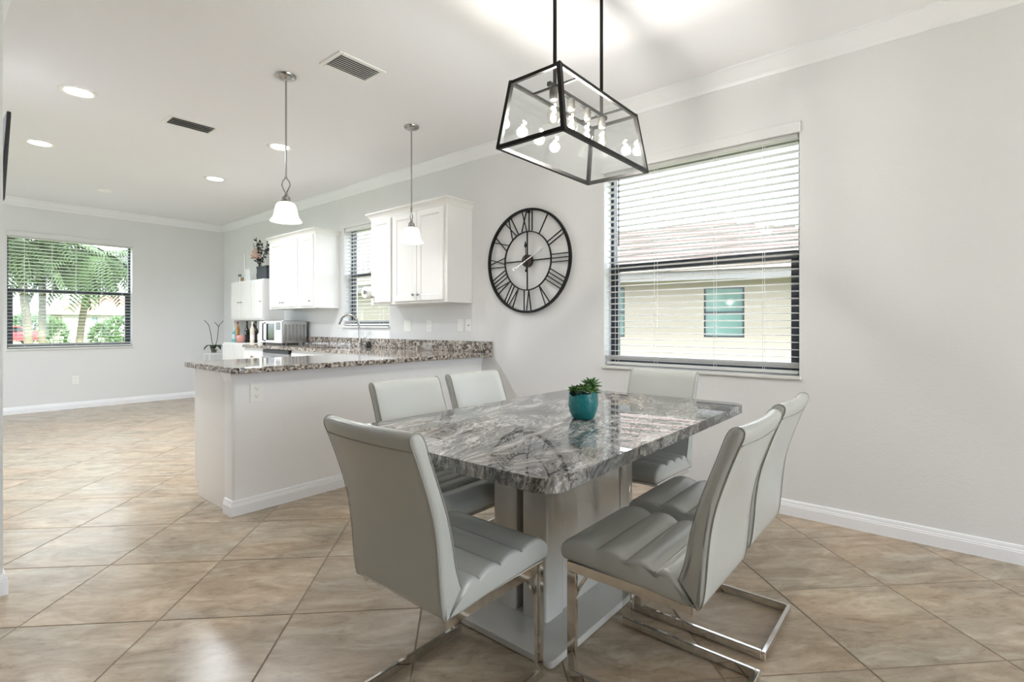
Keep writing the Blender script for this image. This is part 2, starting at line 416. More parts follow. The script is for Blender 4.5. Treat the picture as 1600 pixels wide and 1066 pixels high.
bm = BM(); sweep(bm, [(PX1, WB), (PX1, PY + .0), (PX1 - .001, PY), (PX0 + .01, PY)], BASE, side=1); struct('baseboard_peninsula', bm, M['trim'], smooth=25)
bm = BM(); sweep(bm, [(WF + .6, WB), (WF, WB), (WF, YL + .02)], BASE); struct('baseboard_far', bm, M['trim'], smooth=25)
bm = BM(); sweep(bm, [(XL, YL + .02), (XL, WL), (XP, WL), (XP, YF), (XR, YF)], BASE); struct('baseboard_left', bm, M['trim'], smooth=25)
# apron moulding below the peninsula counter
APR = [(0, .845), (.006, .845), (.008, .855), (.018, .885), (.022, .892), (.022, .905), (0, .905)]
bm = BM(); sweep(bm, [(PX1, WB), (PX1, PY), (PX0 - .0, PY)], APR); tag(struct('trim_2', bm, M['trim'], smooth=30), 'white moulding below the peninsula counter')

# windows
def window(n, axis, a0, a1, z0, z1, face, out, label, rail):
    """face: inner wall plane; out: +1/-1 direction of outside along the thickness axis"""
    root = tag(bpy.data.objects.new(n, None), label, None, None, 'structure'); COL.objects.link(root)
    def bx(bm, p, q, d0, d1, za, zb, bev=0):
        t0, t1 = sorted((face + out * d0, face + out * d1))
        if axis == 'x': box(bm, p, q, t0, t1, za, zb, bev)
        else: box(bm, t0, t1, p, q, za, zb, bev)
    fw = .026
    bm = BM(); bx(bm, a0, a0 + fw, .115, .175, z0, z1); bx(bm, a1 - fw, a1, .115, .175, z0, z1); bx(bm, a0 + fw, a1 - fw, .115, .175, z0, z0 + fw); bx(bm, a0 + fw, a1 - fw, .115, .175, z1 - fw, z1)
    obj('window_frame', bm, M['bronze'], root, 0)
    bm = BM(); bx(bm, a0 + fw, a1 - fw, .10, .165, rail - .028, rail + .028, .004); obj('meeting_rail', bm, M['bronze'], root, 0)
    bm = BM(); lw = .042
    bx(bm, a0 + fw, a0 + fw + lw, .112, .142, z0 + fw, rail - .028); bx(bm, a1 - fw - lw, a1 - fw, .112, .142, z0 + fw, rail - .028); bx(bm, a0 + fw + lw, a1 - fw - lw, .112, .142, z0 + fw, z0 + fw + lw)
    obj('lower_sash', bm, M['bronze'], root, 0)
    bm = BM(); bx(bm, a0 + fw, a1 - fw, .155, .159, rail + .028, z1 - fw); obj('upper_pane', bm, M['glass'], root, 0)
    bm = BM(); bx(bm, a0 + fw + lw, a1 - fw - lw, .125, .129, z0 + fw + lw, rail - .028); obj('lower_pane', bm, M['glass'], root, 0)
    bm = BM(); bx(bm, a0 - .012, a1 + .012, -.022, -.0005, z0 - .016, z0 + .006, .003); bx(bm, a0 + .001, a1 - .001, -.0005, .1, z0 + .0002, z0 + .006); obj('window_sill', bm, M['sill'], root, 0)
    return root
window('window_1', 'x', *WIN1[:2], WIN1[2], WIN1[3], WB, 1, 'wide dining window with dark bronze frame', 1.66)
window('window_2', 'x', *WIN2[:2], WIN2[2], WIN2[3], WB, 1, 'small kitchen window above the sink', 1.83)
window('window_3', 'y', *WIN3[:2], WIN3[2], WIN3[3], WF, -1, 'far living room window with garden view', 1.68)

def blind(label, axis, a0, a1, z0, z1, face, out, nstack, wand, val=True, ladders=(.06, .3, .62, .85)):
    root = empty('window_blind', label, 'blind', group='white slatted window blinds')
    def bx(bm, p, q, d0, d1, za, zb, bev=0):
        t0, t1 = sorted((face + out * d0, face + out * d1))
        if axis == 'x': box(bm, p, q, t0, t1, za, zb, bev)
        else: box(bm, t0, t1, p, q, za, zb, bev)
    a0 += .01; a1 -= .012
    if val:
        bm = BM(); bx(bm, a0 - .02, a1 + .02, -.03, -.014, z1 - .025, z1 + .042, .003); bx(bm, a1 + .008, a1 + .02, -.014, -.001, z1 - .025, z1 + .042); bx(bm, a0 - .02, a0 - .008, -.014, -.001, z1 - .025, z1 + .042)
        obj('valance', bm, M['wall'], root, 0)
    bm = BM(); bx(bm, a0, a1, .015, .06, z1 - .045, z1 - .002); obj('headrail', bm, M['slat'], root, 0)
    sp = .0468; top = z1 - .075; bot = z0 + .05
    bm = BM(); L = a1 - a0; hd = .0245
    # one slightly crowned slat, shared
    st = [(-1, 0), (-.5, .0022), (0, .003), (.5, .0022), (1, 0)]
    vt = [[], []]
    for e, s in enumerate((0, L)):
        for y, z in st + [(y, z - .0022) for y, z in st[::-1]]:
            vt[e].append(bm.verts.new((s, y * hd, z) if axis == 'x' else (y * hd, s, z)))
    n = len(vt[0])
    for k in range(n): bm.faces.new((vt[0][k], vt[0][(k + 1) % n], vt[1][(k + 1) % n], vt[1][k]))
    bm.faces.new(vt[0][::-1]); bm.faces.new(vt[1])
    first = obj('slat', bm, M['slat'], root, 30); me = first.data
    z = top; k = 0; c = face + out * .042
    zs = []
    while z > bot + nstack * .006 + .02: zs.append(z); z -= sp
    zs += [bot + .004 + .0062 * q for q in range(nstack)]
    for k, z in enumerate(zs):
        o = first if k == 0 else inst('slat', me, root)
        o.location = (a0, c, z) if axis == 'x' else (c, a0, z)
        tl = R(random.uniform(-1, 1) - 5); o.rotation_euler = (tl * out, 0, 0) if axis == 'x' else (0, -tl * out, 0)
    bm = BM(); bx(bm, a0, a1, .018, .066, z0 + .016, z0 + .036, .003); obj('bottom_rail', bm, M['slat'], root, 0)
    for f in ladders:
        p = a0 + f * L; bm = BM()
        for d in (.016, .068): bx(bm, p - .0012, p + .0012, d - .0008, d + .0008, z0 + .03, z1 - .03)
        obj('ladder_cord', bm, M['cord'], root, 0)
    if wand:
        p = a0 + wand[0] * L; bm = BM(); bx(bm, p - .004, p + .004, .004, .012, wand[1], z1 - .05, .002); obj('wand', bm, M['bronze'], root, 0)
    return root
blind('white horizontal blind, slats open, on the wide dining window', 'x', *WIN1, WB, 1, 6, (.085, 1.82))
blind('white horizontal blind on the narrow kitchen window above the sink', 'x', *WIN2, WB, 1, 4, None, val=False, ladders=(.2, .8))
blind('white horizontal blind on the far garden window', 'y', *WIN3, WF, -1, 4, None, ladders=(.12, .33, .52, .74, .92))

# sliding doors on the right-hand wall (beyond the frame), added and sized for daylight
dr = tag(bpy.data.objects.new('door_1', None), 'wide unseen sliding glass doors added for daylight', None, None, 'structure'); COL.objects.link(dr)
y0, y1, zt = DOOR
bm = BM(); box(bm, XR + .06, XR + .14, y0, y1, zt - .05, zt); box(bm, XR + .06, XR + .14, y0, y1, 0, .03)
for k in range(5):
    y = y0 + (y1 - y0 - .06) * k / 4; box(bm, XR + .06, XR + .14, y, y + .06, .03, zt - .05)
obj('door_frame', bm, M['bronze'], dr, 0)
for k in range(4):
    y = y0 + (y1 - y0 - .06) * k / 4 + .06; bm = BM(); box(bm, XR + .098, XR + .102, y, y + (y1 - y0 - .06) / 4 - .06, .03, zt - .05); obj('pane', bm, M['glass'], dr, 0)

dl = tag(bpy.data.objects.new('door_2', None), 'wide living room glass doors', None, None, 'structure'); COL.objects.link(dl)
x0, x1, _, zt = LIV
bm = BM(); box(bm, x0, x1, YL - .14, YL - .06, zt - .05, zt); box(bm, x0, x1, YL - .14, YL - .06, 0, .03)
for k in range(4):
    x = x0 + (x1 - x0 - .06) * k / 3; box(bm, x, x + .06, YL - .14, YL - .06, .03, zt - .05)
obj('door_frame', bm, M['bronze'], dl, 0)
for k in range(3):
    x = x0 + (x1 - x0 - .06) * k / 3 + .06; bm = BM(); box(bm, x, x + (x1 - x0 - .06) / 3 - .06, YL - .102, YL - .098, .03, zt - .05); obj('pane', bm, M['glass'], dl, 0)

# ------------------------------------------------------------------ dining table
TX0, TX1, TY0, TY1, TZ = -1.85, -.79, 1.105, 2.87, .785
t = empty('dining_table', 'large dining table with grey veined marble top and white lacquer base', 'table', ((TX0 + TX1) / 2, (TY0 + TY1) / 2, 0))
hx, hy = (TX1 - TX0) / 2, (TY1 - TY0) / 2
bm = BM(); prism(bm, rrect(-hx, hx, -hy, hy, .07, 10), TZ - .042, TZ, .004, 3); tag(obj('tabletop', bm, M['marble'], t, 14), 'grey and pink veined polished marble slab')
bm = BM(); prism(bm, rrect(-.29, .29, -.545, .545, .02, 4), .004, .032, .004, 2); obj('base_plate', bm, M['lacquer'], t, 14)
for sx in (-1, 1):
    for sy in (-1, 1):
        x0, x1 = sorted((sx * .017, sx * .14)); y0_, y1_ = sorted((sy * .37, sy * .245)); bm = BM()
        prism(bm, rrect(x0, x1, y0_, y1_, .014, 4), .032, TZ - .042); obj('pedestal_post', bm, M['lacquer'], t, 40)
    x0, x1 = sorted((sx * .03, sx * .13)); bm = BM(); box(bm, x0, x1, -.245, .245, .032, TZ - .042); obj('pedestal_panel', bm, M['lacquer'], t, 0)

# ------------------------------------------------------------------ dining chairs
CW = .212
def swept_cushion(name, prof, m, parent, curve=0):
    pts = [Vector(p) for p in prof]; n = len(pts)
    ar = sum(pts[k - 1].x * pts[k].y - pts[k].x * pts[k - 1].y for k in range(n)); sg = 1 if ar > 0 else -1
    nrm = []
    for k in range(n):
        d = (pts[(k + 1) % n] - pts[k - 1]); nv = Vector((-d.y, d.x)); nrm.append(nv.normalized() * sg if nv.length > 1e-9 else Vector((0, 0)))
    st = [(-CW, .016), (-CW + .002, .008), (-CW + .007, .0025), (-CW + .016, 0)]
    xs = st + [(x, 0) for x in (-.15, -.1, -.05, 0, .05, .1, .15)] + [(-x, o) for x, o in st[::-1]]
    bm = BM(); rings = []
    for x, off in xs:
        ring = []
        for k in range(n):
            p = pts[k] + nrm[k] * off; y = p.x
            if curve: y += curve * (x / CW) ** 2 * min(1, max(0, (p.y - .5) / .4))
            ring.append(bm.verts.new((x, y, p.y)))
        rings.append(ring)
    for i in range(len(rings) - 1):
        A, B = rings[i], rings[i + 1]
        for k in range(n): bm.faces.new((A[k], A[(k + 1) % n], B[(k + 1) % n], B[k]))
    f0 = bm.faces.new(rings[0]); f1 = bm.faces.new(rings[-1][::-1])
    bmesh.ops.triangulate(bm, faces=[f0, f1])
    return obj(name, bm, m, parent, 50)

def make_chair():
    root = empty('dining_chair', 'chair', 'chair', group='grey leather dining chairs around the table')
    J = (-.118, .456); K = (-.172, .388)           # inner junction and outer rear corner
    # seat: puffed channels from the junction to the nose, then back along the bottom
    ch = [(-.118, .456), (-.05, .46), (.045, .466), (.15, .471), (.278, .464)]
    top = []
    for q in range(4):
        a, b_ = Vector(ch[q]), Vector(ch[q + 1])
        for k in range(7):
            s = k / 7; top.append(tuple(a.lerp(b_, s) + Vector((0, .019 * (1 - abs(2 * s - 1) ** 2.2)))))
    nose = [(.278, .464), (.292, .449), (.297, .43), (.292, .412), (.28, .402)]
    prof = top + nose + [(.15, .4), (0, .396), (-.1, .389), K, (-.15, .41)]
    seat = swept_cushion('seat', prof, M['leather'], root)
    for q in (1, 2, 3):
        bm = BM(); y, z = ch[q]; tube(bm, [(-CW + .004, y, z - .001), (0, y, z + .0015), (CW - .004, y, z - .001)], .0022, 6); obj('seat_seam', bm, M['seam'], seat)
    outer = smooth_pts([K, (-.188, .40), (-.196, .44), (-.2, .52), (-.205, .6), (-.216, .68), (-.237, .76), (-.262, .84), (-.281, .893)], 3)
    cap = smooth_pts([(-.281, .893), (-.282, .91), (-.273, .921), (-.258, .923), (-.243, .914), (-.232, .893)], 3)
    inner = smooth_pts([(-.232, .893), (-.213, .83), (-.188, .755), (-.165, .68), (-.148, .6), (-.136, .52), J], 3)
    lean = lambda y, z: y - .038 * max(0, (z - .42) / .5) ** 1.25
    pr = [(lean(p[0], p[1]), p[1]) for p in outer[:-1] + cap[:-1] + inner]
    back = swept_cushion('backrest', pr, M['leather'], root, .016)
    def cv(x, y, z): return (x, y + .016 * (x / CW) ** 2 * min(1, max(0, (z - .5) / .4)), z)
    for s in (-1, 1):
        bm = BM(); x = s * (CW - .006)
        tube(bm, [cv(x, p[0], p[1]) for p in pr], .0017, 6); obj('piping', bm, M['seam'], back)
    bm = BM(); tube(bm, [cv(x, lean(-.2745, .872), .872) for x in (-.2, -.1, 0, .1, .2)], .0022, 6); obj('back_seam', bm, M['seam'], back)
    bw, bt = .036, .014; X = .205
    for s in (-1, 1):
        x0, x1 = sorted((s * X, s * (X - bt)))
        bm = BM(); box(bm, x0, x1, .27 - bw, .27, .034, .365, .002); obj('leg', bm, M['chrome'], root, 0)
        bm = BM(); box(bm, x0, x1, -.16, .27, .365, .3995, .002); r_ = obj('seat_rail', bm, M['chrome'], root, 0)
        bm = BM(); box(bm, x0 - .001, x1 + .001, -.166, -.16, .3645, .3995, .001); obj('end_cap', bm, M['chrome'], r_, 0)
        bm = BM(); box(bm, x0, x1, -.225, .27, .003, .034, .002); obj('floor_rail', bm, M['chrome'], root, 0)
        bm = BM(); tube(bm, [(s * (X - .03), .17, .385), (s * (X - .03), .205, .36), (s * (X - .025), .235, .31), (s * (X - .02), .25, .27)], .006, 6); obj('brace', bm, M['chrome'], root)
    bm = BM(); box(bm, -X, X, -.24, -.225, .003, .034, .002); obj('rear_bar', bm, M['chrome'], root, 0)
    bm = BM(); box(bm, -X + bt, X - bt, .235, .27, .382, .396, .002); obj('front_bar', bm, M['chrome'], root, 0)
    return root

proto = make_chair()
chairs = [(-1.241, 1.135, 0, 'grey leather cantilever chair at the near end of the table, seen from behind'),
          (-.705, 1.66, 90, 'pulled-out grey leather cantilever chair nearest the camera on the window side of the table'),
          (-.716, 2.178, 90, 'grey leather cantilever chair half hidden behind the pulled-out one beside the plain wall'),
          (-1.81, 1.655, -90, 'light grey leather chair facing us on the peninsula side, left of its twin'),
          (-1.84, 2.18, -90, 'light grey leather chair facing us between peninsula and table, nearer the clock'),
          (-1.297, 2.71, 180, 'grey leather chair at the far table end, backed against the dining window')]
for i, (x, y, a, lb) in enumerate(chairs):
    c = proto if i == 0 else copy_tree(proto)
    c.location = (x, y, 0); c.rotation_euler = (0, 0, R(a)); c['label'] = lb

# ------------------------------------------------------------------ succulent on the table
p = empty('potted_succulent', 'small green succulent in a teal ceramic pot on the marble table', 'plant', (-1.222, 1.955, TZ))
M['teal'] = mat('teal_glaze', srgb(20, 122, 128), .22, bump=1.0, bscale=70, var=.3, vscale=45, coat=.3)
M['soil'] = mat('soil', srgb(60, 45, 34), .95, var=.3, vscale=60)
M['succ'] = mat('succulent_leaf', srgb(74, 112, 58), .45, var=.45, vscale=40)
M['succ2'] = mat('succulent_leaf_dark', srgb(64, 74, 48), .45, var=.5, vscale=40)
bm = BM(); lathe(bm, [(0, 0), (.042, 0), (.05, .006), (.0615, .03), (.0665, .06), (.066, .09), (.064, .112), (.0605, .112), (.0625, .09), (.062, .06), (.056, .03), (.045, .012), (0, .01)], 32)
for v in bm.verts:
    a = math.atan2(v.co.y, v.co.x)
    if v.co.z > .1: v.co.z += .007 * math.cos(a * 2 + .6) + .003 * math.cos(a * 5)
    elif .01 < v.co.z < .1 and v.co.xy.length > .05: v.co.xy *= 1 + .012 * math.sin(a * 9 + v.co.z * 90)
obj('pot', bm, M['teal'], p, 60)
bm = BM(); lathe(bm, [(0, .094), (.0618, .092), (.0615, .084), (0, .084)], 24); obj('soil', bm, M['soil'], p)
def leafspike(bm, base, d, L, w):
    d = Vector(d).normalized(); s = d.orthogonal().normalized(); u_ = d.cross(s)
    base = Vector(base); tip = bm.verts.new(base + d * L); rows = []
    for f, ww in ((0, .5), (.35, 1), (.7, .7)):
        c = base + d * L * f
        rows.append([bm.verts.new(c + s * w * ww * math.cos(q) + u_ * w * ww * .55 * math.sin(q)) for q in (0, 1.57, 3.14, 4.71)])
    for a, b_ in zip(rows, rows[1:]):
        for k in range(4): bm.faces.new((a[k], a[(k + 1) % 4], b_[(k + 1) % 4], b_[k]))
    for k in range(4): bm.faces.new((rows[-1][k], rows[-1][(k + 1) % 4], tip))
    bm.faces.new(rows[0][::-1])
ros = [(.028, .022, .150, 'succ', 1.15), (-.03, -.022, .125, 'succ', .85), (.03, -.028, .128, 'succ', .95), (-.036, .03, .122, 'succ2', .8), (.0, .0, .13, 'succ2', .9), (.048, .004, .122, 'succ', .85), (.012, .046, .13, 'succ2', .85), (-.05, .0, .112, 'succ', .7)]
for x, y, z, mm, s in ros:
    bm = BM(); tube(bm, [(x * .6, y * .6, .09), (x, y, z - .005)], .004, 6)
    for k in range(14):
        el = .05 + 1.2 * (k / 14); a = k * 2.4
        leafspike(bm, (x, y, z), (math.cos(a) * math.cos(el), math.sin(a) * math.cos(el), math.sin(el) - .1), (.052 - .02 * k / 14) * s, .0066 * s)
    tag(obj('leaf_rosette', bm, M[mm], p, 40), kind='stuff')

# ------------------------------------------------------------------ lantern chandelier over the table
CX = -1.32; CY = 2.065
ch_ = empty('lantern_chandelier', 'black framed glass box chandelier with filament bulbs hanging over the table', 'chandelier', (CX, CY, 0))
ZB, ZT = 1.985, 2.268
bx_, by_ = .172, .373; tx_, ty_ = .128, .34
bot = [(-bx_, -by_, ZB), (bx_, -by_, ZB), (bx_, by_, ZB), (-bx_, by_, ZB)]; tp = [(-tx_, -ty_, ZT), (tx_, -ty_, ZT), (tx_, ty_, ZT), (-tx_, ty_, ZT)]
def sqbar(bm, a, b_, w=.012):
    a, b_ = Vector(a), Vector(b_); d = (b_ - a).normalized(); up = Vector((0, 0, 1)) if abs(d.z) < .8 else Vector((0, 1, 0))
    s = d.cross(up).normalized(); u_ = s.cross(d); V = []
    for e in (a - d * w * .45, b_ + d * w * .45): V.append([bm.verts.new(e + s * w / 2 * i + u_ * w / 2 * j) for i, j in ((-1, -1), (1, -1), (1, 1), (-1, 1))])
    for k in range(4): bm.faces.new((V[0][k], V[0][(k + 1) % 4], V[1][(k + 1) % 4], V[1][k]))
    bm.faces.new(V[0][::-1]); bm.faces.new(V[1])
for k in range(4):
    bm = BM(); sqbar(bm, bot[k], bot[(k + 1) % 4], .017); obj('bottom_bar', bm, M['black'], ch_, 0)
    bm = BM(); sqbar(bm, tp[k], tp[(k + 1) % 4], .014); obj('top_bar', bm, M['black'], ch_, 0)
    bm = BM(); sqbar(bm, bot[k], tp[k], .018); obj('corner_bar', bm, M['black'], ch_, 0)
    c4 = [Vector(v) for v in (bot[k], bot[(k + 1) % 4], tp[(k + 1) % 4], tp[k])]
    nn = (c4[1] - c4[0]).cross(c4[3] - c4[0]).normalized() * .0015; cc = sum(c4, Vector()) / 4
    bm = BM(); A = [bm.verts.new(cc + (v - cc) * .975 + nn) for v in c4]; B = [bm.verts.new(cc + (v - cc) * .975 - nn) for v in c4]
    bm.faces.new(A); bm.faces.new(B[::-1])
    for q in range(4): bm.faces.new((A[q], B[q], B[(q + 1) % 4], A[(q + 1) % 4]))
    obj('glass_pane', bm, M['lglass'], ch_, 0)
    for f in (.25, .75):
        for e0, e1 in ((c4[0], c4[3]),):
            bm = BM(); q_ = e0.lerp(e1, f); lathe(bm, [(0, -.004), (.004, -.004), (.004, .004), (0, .004)], 8, (q_.x, q_.y, q_.z)); obj('screw', bm, M['black'], ch_)
bm = BM(); sqbar(bm, (0, -.23, ZT - .004), (0, .255, ZT - .004), .018); obj('socket_bar', bm, M['black'], ch_, 0)
for y in (-.19, .22):
    bm = BM(); sqbar(bm, (-tx_, y, ZT), (tx_, y, ZT), .009); obj('cross_bar', bm, M['black'], ch_, 0)
    bm = BM(); tube(bm, [(0, y, ZT), (0, y, CE - .02)], .0085, 10); obj('hanging_rod', bm, M['black'], ch_)
bm = BM(); box(bm, -.05, .05, -.23, .25, CE - .028, CE - .001, .004); obj('canopy', bm, M['black'], ch_, 0)
M['bulbglass'] = glass_mat('bulb_glass', (1, .98, .94, 1), 1.0)
M['filament'] = emis('filament_glow', (1, .93, .80, 1), 260)
M['socketgrey'] = mat('aged_socket', srgb(90, 88, 84), .4, .5, var=.1)
for k in range(4):
    y = -.2 + .141 * k
    bm = BM(); lathe(bm, [(0, ZT - .012), (.017, ZT - .012), (.019, ZT - .02), (.019, ZT - .058), (.015, ZT - .064), (0, ZT - .064)], 16, (0, y, 0)); obj('socket', bm, M['socketgrey'], ch_)
    bm = BM(); lathe(bm, [(.012, ZT - .062), (.013, ZT - .072), (.021, ZT - .1), (.029, ZT - .13), (.029, ZT - .145), (.022, ZT - .163), (.009, ZT - .171), (0, ZT - .172)], 18, (0, y, 0)); b_ = obj('bulb', bm, M['bulbglass'], ch_, 60)
    bm = BM(); tube(bm, [(.009 * math.cos(q * 1.3), y + .009 * math.sin(q * 1.3), ZT - .085 - .006 * q) for q in range(11)], .0028, 6); obj('filament', bm, M['filament'], b_)
    d = bpy.data.lights.new('bulb_light', 'POINT'); d.energy = 1.7; d.color = (.93, .968, 1); d.shadow_soft_size = .025
    l = bpy.data.objects.new('bulb_light', d); COL.objects.link(l); l.parent = ch_; l.location = (0, y, ZT - .14)

# ------------------------------------------------------------------ wall clock
CR, IR = .466, .265
ck = empty('wall_clock', 'large black skeleton wall clock with roman numerals on the plain wall', 'clock', (-2.8175, WB - .03, 1.775))
def ring(bm, r0, r1, d0, d1, n=72):
    V = [[bm.verts.new((r * math.cos(2 * math.pi * k / n), d, r * math.sin(2 * math.pi * k / n))) for k in range(n)] for r, d in ((r0, d0), (r1, d0), (r1, d1), (r0, d1))]
    for i in range(4):
        for k in range(n): bm.faces.new((V[i][k], V[i][(k + 1) % n], V[(i + 1) % 4][(k + 1) % n], V[(i + 1) % 4][k]))
bm = BM(); ring(bm, CR - .02, CR, -.012, .012); obj('outer_ring', bm, M['black'], ck, 30)
bm = BM(); ring(bm, IR - .009, IR, -.007, .007); obj('inner_ring', bm, M['black'], ck, 30)
NUM = {1: 'I', 2: 'II', 3: 'III', 4: 'IIII', 5: 'V', 6: 'VI', 7: 'VII', 8: 'VIII', 9: 'IX', 10: 'X', 11: 'XI', 12: 'XII'}
WID = {'I': .034, 'V': .072, 'X': .075}
def flatbar(bm, p0, p1, w=.0085, y0=-.004, y1=.004):
    p0, p1 = Vector(p0), Vector(p1); d = (p1 - p0).normalized(); s = Vector((-d.y, d.x)) * w / 2
    q = [p0 - s, p1 - s, p1 + s, p0 + s]; A = [bm.verts.new((v.x, y0, v.y)) for v in q]; B = [bm.verts.new((v.x, y1, v.y)) for v in q]
    bm.faces.new(A); bm.faces.new(B[::-1])
    for k in range(4): bm.faces.new((A[k], B[k], B[(k + 1) % 4], A[(k + 1) % 4]))
for h, s in NUM.items():
    th = R(90 - 30 * h); rad = Vector((math.cos(th), math.sin(th))); tan = Vector((math.sin(th), -math.cos(th)))
    r0, r1 = IR - .003, CR - .012
    tot = sum(WID[c] for c in s); x = -tot / 2; bm = BM()
    P2 = lambda tt, r: rad * r + tan * tt
    for c in s:
        m_ = x + WID[c] / 2; w = WID[c] / 2 - .009
        if c == 'I': flatbar(bm, P2(m_, r0), P2(m_, r1))
        elif c == 'V': flatbar(bm, P2(m_, r0), P2(m_ - w, r1)); flatbar(bm, P2(m_, r0), P2(m_ + w, r1), y0=-.003, y1=.003)
        else: flatbar(bm, P2(m_ - w, r0), P2(m_ + w, r1)); flatbar(bm, P2(m_ + w, r0), P2(m_ - w, r1), y0=-.003, y1=.003)
        x += WID[c]
    obj('numeral', bm, M['black'], ck, 0)
bm = BM(); flatbar(bm, (0, -IR), (0, IR), .011); obj('spoke', bm, M['black'], ck, 0)
bm = BM(); flatbar(bm, (-IR, 0), (IR, 0), .011, -.0035, .0035); obj('spoke', bm, M['black'], ck, 0)
M['rust'] = mat('dark_bronze_hub', srgb(58, 48, 43), .5, .5, var=.3, vscale=30)
def disc_y(bm, r, y0, y1, n=28):
    A = [bm.verts.new((r * math.cos(2 * math.pi * k / n), y0, r * math.sin(2 * math.pi * k / n))) for k in range(n)]; B = [bm.verts.new((v.co.x, y1, v.co.z)) for v in A]
    bm.faces.new(A); bm.faces.new(B[::-1])
    for k in range(n): bm.faces.new((A[k], B[k], B[(k + 1) % n], A[(k + 1) % n]))
bm = BM(); disc_y(bm, .055, -.012, .02); obj('hub', bm, M['rust'], ck, 30)
def hand(ang, L, T, m):
    bm = BM(); a = R(ang); d = Vector((math.sin(a), math.cos(a))); s = Vector((d.y, -d.x))
    flatbar(bm, d * -T, d * L * .62, .007, -.021, -.018)
    for q in ([d * L * .6 - s * .002, d * L * .72 - s * .016, d * L, d * L * .72 + s * .016],):
        A = [bm.verts.new((v.x, -.021, v.y)) for v in q]; B = [bm.verts.new((v.x, -.018, v.y)) for v in q]; bm.faces.new(A); bm.faces.new(B[::-1])
        for k in range(4): bm.faces.new((A[k], B[k], B[(k + 1) % 4], A[(k + 1) % 4]))
    c = d * -T
    A = [bm.verts.new((c.x + .014 * math.cos(k * .785), -.021, c.y + .014 * math.sin(k * .785))) for k in range(8)]; B = [bm.verts.new((v.co.x, -.018, v.co.z)) for v in A]
    bm.faces.new(A); bm.faces.new(B[::-1])
    for k in range(8): bm.faces.new((A[k], B[k], B[(k + 1) % 8], A[(k + 1) % 8]))
    tag(obj('hand', bm, m, ck, 0), 'pointed clock hand')
hand(63, .225, .155, M['nickel']); hand(-2, .18, .09, M['black'])
bm = BM(); box(bm, -.01, .01, .012, .03, .43, .45); box(bm, -.01, .01, .012, .03, -.46, -.45); obj('wall_spacer', bm, M['black'], ck, 0)

# ------------------------------------------------------------------ ceiling fittings
M['canlens'] = emis('downlight_lens', (1, .98, .95, 1), 6)
def downlight(x, y, lb):
    o = empty('recessed_downlight', lb, 'downlight', (x, y, CE), group='recessed ceiling downlights')
    bm = BM(); lathe(bm, [(.118, 0), (.118, -.006), (.112, -.009), (.085, -.006), (.08, -.002), (.08, 0)], 36); obj('trim_ring', bm, M['white'], o, 40)
    bm = BM(); lathe(bm, [(0, -.003), (.08, -.003), (.08, -.0005), (0, -.0005)], 32); obj('lens', bm, M['canlens'], o, 30)
    a = area('downlight_lamp', (0, 0, -.012), (0, 0, 0), .15, .15, 6.5, (.91, .96, 1), shape='DISK', spread=150); a.parent = o
downlight(-4.85, .834, 'recessed ceiling downlight nearest the camera, large at upper left')
downlight(-6.49, .835, 'recessed ceiling downlight at the left edge of the ceiling')
downlight(-4.86, 2.335, 'recessed ceiling downlight directly behind the left pendant rod')
downlight(-6.50, 2.355, 'recessed ceiling downlight farthest back, right of the slot vent')

def vent(x0, x1, y0, y1, n, lb, split):
    o = empty('ceiling_vent', lb, 'vent', ((x0 + x1) / 2, (y0 + y1) / 2, CE)); hx, hy = (x1 - x0) / 2, (y1 - y0) / 2; f = .032
    bm = BM()
    box(bm, -hx, hx, -hy, -hy + f, -.008, -.0005, .003); box(bm, -hx, hx, hy - f, hy, -.008, -.0005, .003); box(bm, -hx, -hx + f, -hy + f, hy - f, -.008, -.0005); box(bm, hx - f, hx, -hy + f, hy - f, -.008, -.0005)
    obj('frame', bm, M['white'], o, 0)
    bm = BM(); box(bm, -hx + f, hx - f, -hy + f, hy - f, -.002, -.0005); obj('duct_shade_sheet', bm, M['darkplastic'], o, 0)  # dark sheet painted in for the duct's shade; the ceiling has no opening
    for k in range(n):
        x = -hx + f + (2 * hx - 2 * f) * (k + .5) / n; tl = R(22) * (1 if (not split or k < n / 2) else -1)
        bm = BM(); w = (2 * hx - 2 * f) / n * .40; box(bm, -w, w, -hy + f, hy - f, -.0008, .0008); obj('slat', bm, M['white'], o, 0, (x, 0, -.012), (0, tl, 0))
vent(-3.115, -2.868, 1.752, 2.106, 8, 'white ceiling air vent with louvres, nearest the chandelier', False)
vent(-5.03, -4.79, 1.40, 1.78, 4, 'white ceiling slot vent between the downlights', False)
sd = empty('smoke_detector', 'flat round white smoke detector far back on the ceiling', 'detector', (-8.118, 1.649, CE))
bm = BM(); lathe(bm, [(0, -.03), (.045, -.03), (.065, -.022), (.07, -.001), (0, -.001)], 28); obj('housing', bm, M['white'], sd, 50)
bm = BM(); lathe(bm, [(.02, -.03), (.02, -.033), (.012, -.033), (.012, -.03)], 16); obj('test_button', bm, M['white'], sd)

